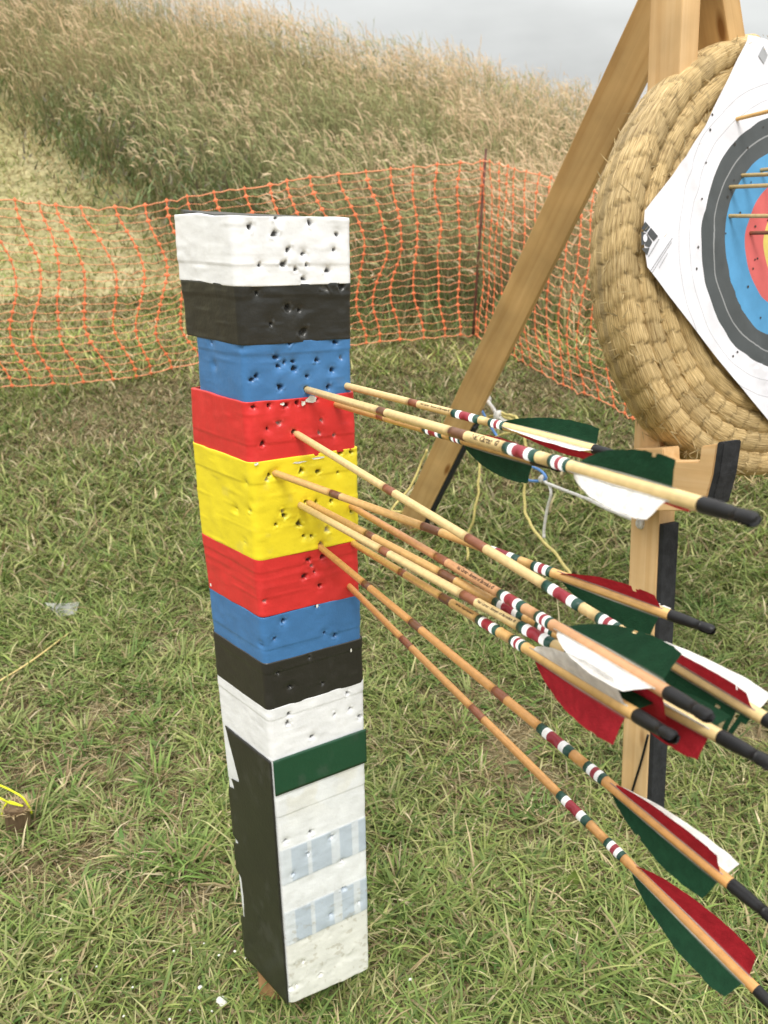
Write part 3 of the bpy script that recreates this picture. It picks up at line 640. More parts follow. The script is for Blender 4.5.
def fblack(a, b):
    zt = zpix(267, 762); zb = zbot-.0006; z = zt+(zb-zt)*a; C = crease(z)
    wfull = wl(*[(223+(245-223)*a), (718+(948-718)*a)])
    # torn far edge: white foam shows along the left
    j = np.interp(a, [0, .10, .19, .20, .235, .245, .25, .45, .46, .475, .48, .60, .61, .70, .80, .81, 1], [.93, .82, .71, .90, .84, .95, 1, 1, .88, .90, 1, 1, .89, .87, .90, 1, 1])
    j -= .012*float(fbm(a*32, 0, 0, 3))
    zlow = z - (.018*b*a**6)*0
    return C+DL*(wfull*min(j, .985)*b+.0004)+np.array([0, 0, .0*b])
patch('black_panel', 'black tape panel on the left face, torn along its outer edge', BLACK, 'L', 90, 24, fblack, .0030)
# foam core: square block that shows at the torn edges, the top and the foot
def foam_core():
    V = []; zs = np.concatenate([[zbot+.001, zbot+.0055, zbot+.0075, zbot+.019, zbot+.022], np.linspace(zbot+.05, ztop-.006, 30)]); rows = []
    for z in zs:
        t = (ztop-z)/(ztop-zbot)
        wL_ = np.interp(t, [0, .12, .4, .62, 1], [wl(176, 222), wl(186, 330), wl(202, 528), wl(216, 664), wl(246, 950)])-.004
        wR_ = np.interp(t, [0, .4, .62, 1], [wr(349, 213), wr(358, 543), wr(363, 680), wr(370, 968)])-.002
        hb = z-zbot; ins = -.0005 if hb < .006 else (-.004 if hb < .02 else -.013)
        P, nr = ring_points(wL_, wR_, ins, z); rows.append(P)
    rows = np.array(rows); nc = rows.shape[1]; Vf = rows.reshape(-1, 3)
    Vf = Vf + (fbm(Vf[:, 0]*80, Vf[:, 1]*80, Vf[:, 2]*80, 4)-.5)[:, None]*.0015
    # crumbled foot
    low = Vf[:, 2] < zbot+.0015; Vf[low, 2] += .012*fbm(Vf[low, 0]*40, Vf[low, 1]*40, 0, 9)
    F = grid_faces(len(rows), nc, True)+[tuple(range(nc)), tuple(range((len(rows)-1)*nc, len(rows)*nc))[::-1]]
    b = MB(); b.add(Vf, F); me = b.build('foam_core', False); link('foam_core', me, post, [M_foam])
foam_core()
# black cap tape folded over the top, standing a little proud along the far left edge
def cap():
    z0 = ztop-.0015; C = crease(z0); wL_, wR_ = wl(177, 220), wr(348, 213); V = []; n = 16
    for a in np.linspace(0, 1, n):
        for b in np.linspace(0, 1, n):
            P = C+DL*(wL_-.004)*(.02+.97*a)+DR*(wR_-.003)*(.02+.97*b)
            P = P+np.array([0, 0, (.0085*a*a*(1-.35*b))+.004*(float(fbm(a*4, b*4, 0, 8))-.5)]); V.append(P)
    V = np.array(V); F = grid_faces(n, n); me = mesh_np('cap_tape', V, np.array(F).ravel(), np.arange(len(F))*4, np.full(len(F), 4), np.tile(BLACK*1.3, (len(V), 1)), True)
    o = link('cap_tape', me, post, [M_tape]); tag(o, 'black tape over the top end'); sm = o.modifiers.new('thick', 'SOLIDIFY'); sm.thickness = .004; sm.offset = -1
cap()
SP = at_plane(269, 994, (0, 0, 0), (0, 0, 1))
M_post_stake = mat_wood('rough_stake', (.36, .19, .085), (.44, .25, .12), (.50, .30, .15))
board('stake', frame_of((SP[0], SP[1], -.12), (1, .25, 0), (-.25, 1, 0), (0, 0, 1)), .034, .034, .12+zbot+.02, M_post_stake, post, .002)

# ------------------------------------------------------------------ arrows
CREST_G = np.array([.012, .060, .042]); CREST_R = np.array([.26, .018, .030]); CREST_W = np.array([.82, .82, .80]); BROWN = np.array([.165, .075, .040]); RBROWN = np.array([.25, .095, .05])
V_G = np.array([.010, .048, .022]); V_W = np.array([.86, .85, .83]); V_R = np.array([.36, .018, .028])
PALE = np.array([.70, .52, .25]); TAN = np.array([.60, .37, .14]); ORNG = np.array([.56, .29, .10]); PINK = np.array([.56, .30, .15])
RS = .0044
def shaft_mesh(P0, P1, L, bury, base, marks, seed, rs=RS):
    """marks: list of (s0, s1, colour, extra radius), s measured from the nock end"""
    a = (P1-P0)/np.linalg.norm(P1-P0); S0 = .026                                   # shaft stops inside the nock
    cuts = sorted(set([S0, L+bury]+[m for k in marks for m in (k[0], k[1])]))
    ss = []
    for c0, c1 in zip(cuts[:-1], cuts[1:]):
        n = max(2, int((c1-c0)/.006)+1); ss.append(np.linspace(c0, c1, n))
    rings = []; cols = []; rad = []
    for seg in ss:
        mid = (seg[0]+seg[-1])/2; c, ex = None, 0
        for (m0, m1, cc, e) in marks:
            if m0-1e-6 <= mid <= m1+1e-6: c, ex = cc, e
        for s in seg: rings.append(s); cols.append(c); rad.append(rs+ex)
    side = 16; ref = np.array([0, 0, 1.]); n1 = np.cross(a, ref); n1 /= np.linalg.norm(n1); n2 = np.cross(n1, a)
    V = []; Cc = []
    for s, c, r in zip(rings, cols, rad):
        ctr = P1-a*s
        for k in range(side):
            t = 2*math.pi*k/side; V.append(ctr+r*(math.cos(t)*n1+math.sin(t)*n2))
            if c is None:
                g = float(vnoise(s*9+seed*3.1, math.cos(t)*3.2+seed, math.sin(t)*3.2, seed)); g2 = float(vnoise(s*3.5, math.cos(t)*9, math.sin(t)*9+seed, seed+3))
                Cc.append(base*(.80+.28*g+.16*g2))
            else: Cc.append(c)
    F = grid_faces(len(rings), side, True); F += [tuple(range(side)), tuple(range(len(V)-side, len(V)))[::-1]]
    return V, F, Cc
def nock_mesh(P1, a, n1, n2):
    """black plastic nock: a sleeve that narrows to two prongs with a string groove between"""
    b = MB(); side = 14; prof = [(.0345, .0045), (.034, .0047), (.030, .0047), (.022, .0045), (.014, .0040), (.0085, .0037)]
    V = []
    for s, r in prof:
        for k in range(side):
            t = 2*math.pi*k/side; V.append(P1-a*s+r*(math.cos(t)*n1+math.sin(t)*n2))
    F = grid_faces(len(prof), side, True)+[tuple(range(side)), tuple(range(len(V)-side, len(V)))[::-1]]
    b.add(V, F)
    for sg in (1, -1):                                     # two D-shaped prongs that flare a little and round off
        W = []; m = 11
        secs = ((.0095, .0037, .0038, .0006), (.0075, .0038, .0039, .0012), (.0045, .0038, .0039, .0013), (.0015, .0040, .0040, .0014), (-.0008, .0034, .0033, .0014), (-.0020, .0024, .0020, .0014))
        for s_, ra, rb, gap in secs:
            for k in range(m):
                t = -math.pi/2+math.pi*k/(m-1); W.append(P1-a*s_+n1*sg*max(gap, ra*math.cos(t))+n2*rb*math.sin(t))
        b.add(W, grid_faces(len(secs), m, True)+[tuple(range(m)), tuple(range((len(secs)-1)*m, len(secs)*m))[::-1]])
    return b.build('nock', True)
def vane_mesh(P1, a, vdir, s_front, s_back, hgt, col, seed, torn=0, rs=RS, shade=0.0):
    """one feather: quill base along the shaft and a web that rises to the back and is cut off square"""
    n = 30; rows = 9; t_side = np.cross(a, vdir); V = []; C = []
    Lf = s_front-s_back
    for i in range(n):
        t = i/(n-1)
        prof = (1-(1-min(t/.80, 1))**2.0)**.85 if t < .80 else 1-.10*((t-.80)/.2)**2
        h = hgt*prof*(1+.05*(float(vnoise(t*9, seed, 0, 5))-.5)+.04*(float(vnoise(t*34, seed, 4, 5))-.5))
        for j in range(rows):
            q = j/(rows-1)
            s = s_front-Lf*t - .0015*q*prof + .003*q*(t > .93)
            off = .0022*math.sin(q*1.6)*(1 if seed % 2 else -1)*q + .0008*(float(vnoise(t*7, q*3, seed, 2))-.5)
            V.append(P1-a*s+vdir*(rs-.0006+h*q)+t_side*off)
            bar = .83+.32*float(vnoise((t-q*.05)*130, q*1.5, seed, 9)); c = col*bar
            if j == 0: c = col*.5+np.array([.5, .48, .42])*.5
            C.append(c)
    F = grid_faces(n, rows)
    if not torn and seed % 4 == 2: torn = ((10+(seed*7) % 15, 7),)
    if torn: F = [f for k, f in enumerate(F) if not any((k // (rows-1)) == c0 and (k % (rows-1)) >= d0 for c0, d0 in torn)]
    b = MB(); b.add(V, F, np.clip(C, 0, .9))
    # quill
    Q, Fq = sweep([P1-a*(s_front+.004)+vdir*(rs-.0002), P1-a*((s_front+s_back)/2)+vdir*(rs+.0003), P1-a*(s_back-.002)+vdir*(rs-.0002)], [.0005, .0008, .0006], 6)
    b.add(Q, Fq, col*.35+np.array([.60, .57, .50])*.65)
    return b.build('vane', True)
_txt = {}
def lettering_mesh(txt, P1, a, up, s0, s1, rs):
    """ink lettering bent round the shaft, reading towards the nock"""
    if txt not in _txt:
        cu = bpy.data.curves.new('lettering', 'FONT'); cu.body = txt; cu.size = 1; cu.resolution_u = 2; cu.offset = .018
        o = bpy.data.objects.new('lettering', cu); COL.objects.link(o)
        me = bpy.data.meshes.new_from_object(o.evaluated_get(bpy.context.evaluated_depsgraph_get()))
        V = np.array([v.co[:] for v in me.vertices]); Fc = [tuple(p.vertices) for p in me.polygons]
        bpy.data.objects.remove(o); bpy.data.curves.remove(cu); bpy.data.meshes.remove(me); _txt[txt] = (V, Fc)
    V, Fc = _txt[txt]; x0, x1 = V[:, 0].min(), V[:, 0].max(); sc = min((s0-s1)/(x1-x0), .0052/.72); out = []
    fwd = np.cross(up, -a)                                 # facing direction
    for x, y, z in V:
        s = s0-(x-x0)*sc; ang = (y-.33)*sc/rs
        out.append(P1-a*s+(rs+.00018)*(np.cross(a, up)*0+math.cos(ang)*_face(a, up)+math.sin(ang)*up))
    b = MB(); b.add(out, Fc); return b.build('lettering', False)
def _face(a, up):
    f = np.cross(a, up); f /= np.linalg.norm(f); return f if f@(CAM-np.array([0, 2., H])) > 0 else -f
CRW = lambda c: [(c-.0105, c-.0063, CREST_G, .0003), (c-.0063, c-.0022, CREST_W, .0003), (c-.0022, c+.0022, CREST_R, .0003), (c+.0022, c+.0063, CREST_W, .0003), (c+.0063, c+.0105, CREST_G, .0003)]
CRL = lambda c: [(c-.021, c-.0135, CREST_G, .0003), (c-.0135, c-.0075, CREST_W, .0003), (c-.0075, c+.0075, CREST_R, .0003), (c+.0075, c+.0135, CREST_W, .0003), (c+.0135, c+.021, CREST_G, .0003)]
def solve_end(entry, nock, main, smain=.205, zfix=None):
    """depth of the nock so that the painted crest falls where it is seen"""
    P0 = at_plane(entry[0], entry[1], crease(zpix(*entry))+NR*.001, NR); best = None
    for zc in np.arange(.30, P0[1]*1.0, .002):
        P1 = at_depth(nock[0], nock[1], zc); Lx = np.linalg.norm(P1-P0); a = (P1-P0)/Lx
        e = abs(proj(P1-a*smain)[0]-main)
        if best is None or e < best[0]: best = (e, zc, P1, Lx)
    P1, Lx, zc = best[2], best[3], best[1]
    if Lx > .70:                                           # no arrow shows more than 70 cm
        for zc in np.arange(.30, .9, .002):
            P1 = at_depth(nock[0], nock[1], zc); Lx = np.linalg.norm(P1-P0)
            if Lx <= .70: break
    if zfix:
        zc = zfix; P1 = at_depth(nock[0], nock[1], zc); Lx = np.linalg.norm(P1-P0)
    a = (P1-P0)/Lx; ss = np.linspace(.10, .30, 401); sm = ss[np.argmin([abs(proj(P1-a*q)[0]-main) for q in ss])]
    return P0, P1, Lx, zc, sm
def make_arrow(label, P0, P1, base, theta, hand=1, text=None, browns=((.285, .311, BROWN), (.445, .463, BROWN)), crest=.205, ring=.158, feather=(.137, .042), torn=0, seed=0, hg=.0175, bury=.07, group='arrows stuck in the striped post', brown2=None, rs=RS, lit=None):
    P0 = np.asarray(P0, float); P1 = np.asarray(P1, float); Lx = np.linalg.norm(P1-P0); a = (P1-P0)/Lx
    root = thing('arrow', P0, label, 'arrow', group)
    marks = CRW(ring)+CRL(crest)+[(s0, s1, c, .0001) for s0, s1, c in browns if s1 < Lx+bury]
    b = MB(); V, F, C = shaft_mesh(P0, P1, Lx, bury, base, marks, seed, rs); b.add(V, F, C); link('shaft', b.build('shaft'), root, [M_shaft])
    mid = P1-a*.1; c = CAM-mid; c = c-a*(c@a); c /= np.linalg.norm(c); u = np.cross(a, c)
    if u[2] < 0: u = -u
    link('nock', nock_mesh(P1, a, c*math.cos(.45)+u*math.sin(.45), -c*math.sin(.45)+u*math.cos(.45)), root, [M_nock])
    for k, (nm, col) in enumerate((('green', V_G), ('white', V_W), ('red', V_R))):
        th = R_(theta+hand*120*k); vd = u*math.cos(th)+c*math.sin(th)
        o = link('vane', vane_mesh(P1, a, vd, feather[0], feather[1], hg, col, seed*3+k, torn.get(nm, ()) if torn else (), rs), root, [M_vane]); tag(o, nm+' feather vane')
    if text:
        s0, s1, tx = text; upv = u-c*.35; upv /= np.linalg.norm(upv)
        f = c+u*.35; f /= np.linalg.norm(f)
        globals()['_face'] = lambda aa, uu, f=f: f
        link('lettering', lettering_mesh(tx, P1, a, upv, s0, s1, rs), root, [M_ink])
    return root
TXL = 'Neil Carter - Bowyer of Barnsdale \u00a9'; TXS = 'Neil Carter  \u00a9'
# entry pixel, nock pixel, main crest x, wood, theta, hand, text, label ...
AR = [
 ((347, 386), (625, 457), 466.5, PALE, -10, 1, (.278, .229, TXL), 'topmost pale arrow, entering the blue band at the right edge of the post', dict(browns=((.285, .300, RBROWN),), feather=(.150, .034))),
 ((308, 390), (755, 520), 522.5, PALE*1.0, 20, 1, (.272, .232, TXS), 'long pale arrow, second from the top, its nock by the black ended bracket', dict(feather=(.142, .056), hg=.0175)),
 ((336, 404), (560, 467), None, TAN, 178, 1, (.30, .24, TXL), 'arrow half hidden under the second highest arrow, its green feather showing below', dict(browns=((.325, .343, RBROWN),), feather=(.150, .034))),
 ((297, 434), (818, 751), 563.5, PALE, 193, 1, None, 'pale arrow from the upper red band, nock out of sight, torn green feather', dict(browns=((.30, .326, RBROWN), (.447, .465, RBROWN)), torn={'green': ((22, 2), (24, 4), (26, 1), (28, 3)), 'red': ((26, 6),)})),
 ((275, 473), (712, 630), None, TAN, 172, 1, None, 'tan arrow from the left of the yellow band, with a split red feather', dict(zfix=.60, torn={'red': ((22, 5), (23, 7)), 'white': ((25, 6),)})),
 ((351, 506), (709, 717), 513, PINK, -3, 1, (.30, .232, TXL), 'pinkish arrow with white, red and green feathers spread wide in the bunch', dict(browns=((.325, .350, RBROWN),), hg=.023)),
 ((309, 503), (716, 719), 510, TAN, -45, 1, None, 'tan arrow in the yellow band, its feathered end hidden behind the pinkish arrow', dict(zfix=.50)),
 ((300, 505), (772, 765), 537, PALE*.93, 320, 1, (.282, .229, TXL), 'pale lettered arrow from the yellow band, black nock at the right edge', dict(browns=((.286, .308, RBROWN), (.445, .463, RBROWN)))),
 ((353, 543), (674, 738), 489.5, TAN*1.05, -55, 1, (.262, .229, TXL), 'tan arrow beneath the lettered one, with a broad red feather hanging below it', dict(browns=((.275, .297, BROWN), (.39, .405, RBROWN)), hg=.021)),
 ((320, 547), (777, 922), 556, ORNG*1.03, 190, 1, None, 'orange toned arrow entering between yellow and red bands, green feather hanging below', dict(browns=((.272, .290, RBROWN), (.42, .44, BROWN), (.535, .55, BROWN)))),
 ((349, 586), (797, 1030), 574, ORNG, 153, 1, None, 'lowest orange toned arrow, from the lower red band, red and green feathers', dict(browns=((.33, .35, RBROWN), (.46, .48, RBROWN)), hg=.021)),
]
DBG = []
for k, (en, no, ma, wood, th, hd, tx, lb, kw) in enumerate(AR):
    if ma is None:
        P0 = at_plane(en[0], en[1], crease(zpix(*en))+NR*.001, NR); zc = {2: .60, 4: .60}[k]; kw = {q: v for q, v in kw.items() if q != 'zfix'}; P1 = at_depth(no[0], no[1], zc); Lx = np.linalg.norm(P1-P0); sm = .205
    else: P0, P1, Lx, zc, sm = solve_end(en, no, ma, zfix=kw.pop('zfix', None))
    DBG.append((k, round(Lx, 3), round(zc, 3), round(float(sm), 3)))
    fa = sm/.205; kw = dict(kw); kw.setdefault('feather', (.137, .042)); kw['feather'] = (kw['feather'][0]*fa, .036+(kw['feather'][1]-.036)*fa); kw['crest'] = sm; kw['ring'] = .158*fa
    if 'browns' not in kw: kw['browns'] = ((.285, .311, BROWN), (.445, .463, BROWN))
    kw['browns'] = tuple((b0*fa, b1*fa, c) for b0, b1, c in kw['browns'])
    if tx: tx = (tx[0]*fa, tx[1]*fa, tx[2])
    make_arrow(lb, P0, P1, wood, th, hd, tx, seed=k+1, **kw)

# ------------------------------------------------------------------ round straw target on its easel
AZ, LEAN = R_(-28), R_(10)
BC = at_depth(783, 246, 1.6)
nb = np.array([math.sin(AZ), math.cos(AZ), 0])
bn = -nb*math.cos(LEAN)+np.array([0, 0, math.sin(LEAN)]); bt = np.array([math.cos(AZ), -math.sin(AZ), 0]); bw = np.cross(bn, bt)
if bw[2] < 0: bw = -bw
def bp_(t, w_, n): return BC+bt*t+bw*w_+bn*n
BR, BTH, BDW = .431, .098, -.042
M_straw = None
def straw_mat():
    m, nt, b = new_mat('bound_straw'); L = nt.links.new
    at = N(nt, 'ShaderNodeAttribute', attribute_name='flow'); col = N(nt, 'ShaderNodeAttribute', attribute_name='Col')
    mp = N(nt, 'ShaderNodeMapping'); mp.inputs['Scale'].default_value = (26, 420, 1); L(at.outputs['Vector'], mp.inputs[0])
    nz = N(nt, 'ShaderNodeTexNoise'); nz.inputs['Scale'].default_value = 1; nz.inputs['Detail'].default_value = 4; nz.inputs['Distortion'].default_value = .8; L(mp.outputs[0], nz.inputs['Vector'])
    cr = N(nt, 'ShaderNodeValToRGB'); e = cr.color_ramp.elements; e[0].position = .30; e[0].color = (.22, .142, .058, 1); e[1].position = .72; e[1].color = (.74, .575, .32, 1); k = e.new(.5); k.color = (.49, .355, .165, 1)
    L(nz.outputs['Fac'], cr.inputs[0])
    mx = N(nt, 'ShaderNodeMix', data_type='RGBA', blend_type='MULTIPLY'); mx.inputs['Factor'].default_value = 1; L(cr.outputs[0], mx.inputs[6]); L(col.outputs['Color'], mx.inputs[7])
    L(mx.outputs[2], b.inputs['Base Color']); b.inputs['Roughness'].default_value = .55; b.inputs['Specular IOR Level'].default_value = .35
    bp = N(nt, 'ShaderNodeBump'); bp.inputs['Strength'].default_value = .9; bp.inputs['Distance'].default_value = .003; L(nz.outputs['Fac'], bp.inputs['Height']); L(bp.outputs[0], b.inputs['Normal'])
    return m
M_straw = straw_mat()
boss = thing('straw_target', bp_(0, BDW-BR, -BTH/2), 'thick round coiled straw target leaning on the wooden easel', 'archery target')
def straw_boss():
    pitch = .041; rmin = .03; turns = (BR-pitch/2-rmin)/pitch
    hw, hh = pitch*.74, BTH/2
    side = 26; V = []; C = []; W = []; s = 0.0; r = BR-pitch/2; ang = R_(100); first = True; nr = 0
    step0 = .0042
    while r > rmin:
        st = step0 if r > BR-3.4*pitch else .012
        ring_no = (BR-pitch/2-r)/pitch
        er = bt*math.cos(ang)+bw*math.sin(ang); ctr = bp_(0, BDW, -BTH/2)+er*r
        for k in range(side):
            p = 2*math.pi*k/side; cx, cy = math.cos(p), math.sin(p)
            q = (abs(cx)**2.7+abs(cy)**2.7)**(-1/2.7)
            # lashings: the coil swells between the ties
            ph = s/.040 + .55*cy*(1 if cx > 0 else .6) + .35*float(vnoise(s*6, ring_no*3, 0, 8))
            f = ph-math.floor(ph); swell = 1-.085*(abs(2*f-1))**7*1.0 + .085*(f-.5)
            lump = 1+.055*(float(fbm(s*22, cx*1.6, cy*1.6+ring_no*7, 4))-.5)
            P = ctr+er*(hw*q*cx*swell*lump)+bn*(hh*q*cy*(1-(1-swell)*.55)*lump)
            V.append(P); tie = max(0, 1-abs(abs(2*f-1)-1)/.10)
            c = (.78+.5*float(vnoise(math.floor(ph)*1.7, ring_no*5, 0, 13)))*(1-.42*tie)
            C.append(np.array([1, 1, 1])*c*np.array([1, .985, .95])); W.append((s, p*hh, 0))
        nr += 1; s += st; ang += st/r; r -= pitch*(st/r)/(2*math.pi)
    F = grid_faces(nr, side, True)+[tuple(range(side)), tuple(range((nr-1)*side, nr*side))[::-1]]
    b = MB(); b.add(V, F, np.clip(C, 0, 1.6), W); me = b.build('straw_coil', True); link('straw_coil', me, boss, [M_straw])
    # loose straws standing out of the coil
    V = []; F = []; C = []; n = 0
    for k in range(1700):
        a = RNG.random()*6.28; er = bt*math.cos(a)+bw*math.sin(a); tg = -bt*math.sin(a)+bw*math.cos(a)
        front = RNG.random() < .5
        if front: p = bp_(0, BDW, -.003)+er*(BR-RNG.random()*.10); nrm = bn
        else: p = bp_(0, BDW, -BTH*(.1+.8*RNG.random()))+er*(BR-.003); nrm = er
        d = tg*RNG.normal(0, 1)+nrm*abs(RNG.normal(.25, .35))+bn*RNG.normal(0, .5)*(0 if front else 1)+er*RNG.normal(0, .5)*(1 if front else 0); d /= np.linalg.norm(d)
        ln = .010+.022*RNG.random()**2; sd = np.cross(d, nrm); sd /= np.linalg.norm(sd)+1e-9; sd *= .0007+.0007*RNG.random()
        V += [p-d*ln*.3-sd, p-d*ln*.3+sd, p+d*ln*.4+sd-nrm*.001, p+d*ln-nrm*.003+sd*.3, p+d*ln*.4-sd-nrm*.001]; F.append((n, n+1, n+2, n+3, n+4)); n += 5
        C += [np.array([.62, .50, .28])*(.6+.6*RNG.random())]*5
    b = MB(); b.add(V, F, C); o = link('loose_straw', b.build('loose_straw', False), boss, [M_dry]); tag(o, kind='stuff')
straw_boss()
# paper face, a square sheet hung by its corner, the corners bent back over the rim
U = .0300
def face_mat():
    m, nt, b = new_mat('printed_paper'); L = nt.links.new
    tc = N(nt, 'ShaderNodeTexCoord'); sx = N(nt, 'ShaderNodeSeparateXYZ'); L(tc.outputs['Object'], sx.inputs[0])
    cb = N(nt, 'ShaderNodeCombineXYZ'); L(sx.outputs[0], cb.inputs[0]); L(sx.outputs[1], cb.inputs[1])
    nz = N(nt, 'ShaderNodeTexNoise'); nz.inputs['Scale'].default_value = 9; nz.inputs['Detail'].default_value = 2; L(tc.outputs['Object'], nz.inputs['Vector'])
    vs = N(nt, 'ShaderNodeVectorMath', operation='SCALE'); vs.inputs['Scale'].default_value = .016; L(nz.outputs['Color'], vs.inputs[0])
    ad = N(nt, 'ShaderNodeVectorMath', operation='ADD'); L(cb.outputs[0], ad.inputs[0]); L(vs.outputs[0], ad.inputs[1])
    sb = N(nt, 'ShaderNodeVectorMath', operation='SUBTRACT'); L(ad.outputs[0], sb.inputs[0]); sb.inputs[1].default_value = (.008, .008, .008)
    fl = N(nt, 'ShaderNodeVectorMath', operation='MULTIPLY'); L(sb.outputs[0], fl.inputs[0]); fl.inputs[1].default_value = (1, 1, 0)
    ln = N(nt, 'ShaderNodeVectorMath', operation='LENGTH'); L(fl.outputs[0], ln.inputs[0])
    mr = N(nt, 'ShaderNodeMath', operation='DIVIDE'); L(ln.outputs['Value'], mr.inputs[0]); mr.inputs[1].default_value = .36
    cr = N(nt, 'ShaderNodeValToRGB'); cr.color_ramp.interpolation = 'CONSTANT'; e = cr.color_ramp.elements
    Y, Rr, Bl, K, Wh, g1, w1 = (.74, .60, .16, 1), (.70, .15, .145, 1), (.10, .33, .60, 1), (.085, .095, .10, 1), (.79, .79, .85, 1), (.50, .51, .55, 1), (.30, .31, .32, 1)
    stops = [(0, Y), (2.35, Rr), (4, Bl), (6, K), (6.97, w1), (7.04, K), (8, Wh), (8.98, g1), (9.03, Wh), (9.97, g1), (10.03, Wh)]
    e[0].position = 0; e[0].color = Y; e[1].position = stops[1][0]*U/.36; e[1].color = Rr
    for q, c in stops[2:]:
        k = e.new(q*U/.36); k.color = c
    L(mr.outputs[0], cr.inputs[0])
    n2 = N(nt, 'ShaderNodeTexNoise'); n2.inputs['Scale'].default_value = 22; n2.inputs['Detail'].default_value = 4; L(tc.outputs['Object'], n2.inputs['Vector'])
    m2 = N(nt, 'ShaderNodeMapRange'); m2.inputs[1].default_value = .3; m2.inputs[2].default_value = .7; m2.inputs[3].default_value = .90; m2.inputs[4].default_value = 1.06; L(n2.outputs['Fac'], m2.inputs[0])
    vm = N(nt, 'ShaderNodeVectorMath', operation='SCALE'); L(cr.outputs[0], vm.inputs[0]); L(m2.outputs[0], vm.inputs['Scale'])
    L(vm.outputs[0], b.inputs['Base Color']); b.inputs['Roughness'].default_value = .6; b.inputs['Specular IOR Level'].default_value = .25
    bp = N(nt, 'ShaderNodeBump'); bp.inputs['Strength'].default_value = .3; bp.inputs['Distance'].default_value = .004; L(n2.outputs['Fac'], bp.inputs['Height']); L(bp.outputs[0], b.inputs['Normal'])
    return m
M_face = face_mat(); M_print = mat_plain('grey_print', (.075, .08, .085), rough=.6, var=.15); M_print2 = mat_plain('pale_grey_print', (.36, .37, .39), rough=.6, var=.1); M_hole = mat_plain('torn_hole', (.06, .055, .05), rough=.9)
FR = frame_of(bp_(0, 0, .010), bt, bw, bn)
paper = bpy.data.meshes.new('target_face')
def paper_z(x, y):
    r = math.hypot(x, y-BDW)
    z = .0035*(float(fbm(x*9+3, y*9, 0, 77))-.5)*2+.001*math.sin(x*60+y*22)*.6
    z += -.9*max(0, r-.425)                                     # bends back over the rim
    z += .004*math.exp(-((x+y*.55+.20)/.012)**2)
    return z
PC = [(-.118, .372), (-.180, .285), (-.236, .203), (-.315, .118), (-.384, .054), (-.388, .005), (-.378, -.042), (-.29, -.125), (-.20, -.208), (-.10, -.298), (-.035, -.354), (.0, -.392), (.05, -.372), (.20, -.235), (.33, -.11), (.405, -.04), (.41, .03), (.33, .115), (.20, .235), (.10, .318), (.03, .352), (-.06, .368)]
FP = lambda x, y: (lambda q: (q@bt, q@bw))(at_plane(x, y, bp_(0, 0, .010), bn)-bp_(0, 0, .010))
z7 = lambda a, b: FP(668+a/7.31, 20+b/7.31)
z = None
def face_holes():
    z = lambda a, b: FP(630+a/5.565, 160+b/5.565)
    return [z7(318, 695), z7(303, 805), z7(485, 910), z7(580, 935), z7(690, 785)]+[z(a, b) for a, b in ((422, 15), (392, 218), (378, 485), (368, 610), (532, 408), (546, 205), (580, 112), (695, 370), (708, 548), (684, 605), (655, 705), (612, 295), (668, 125), (765, 335))]+[FP(580+a/3.66, 240+b/3.66) for a, b in ((575, 410), (660, 285), (640, 72), (425, 105), (560, 425))]
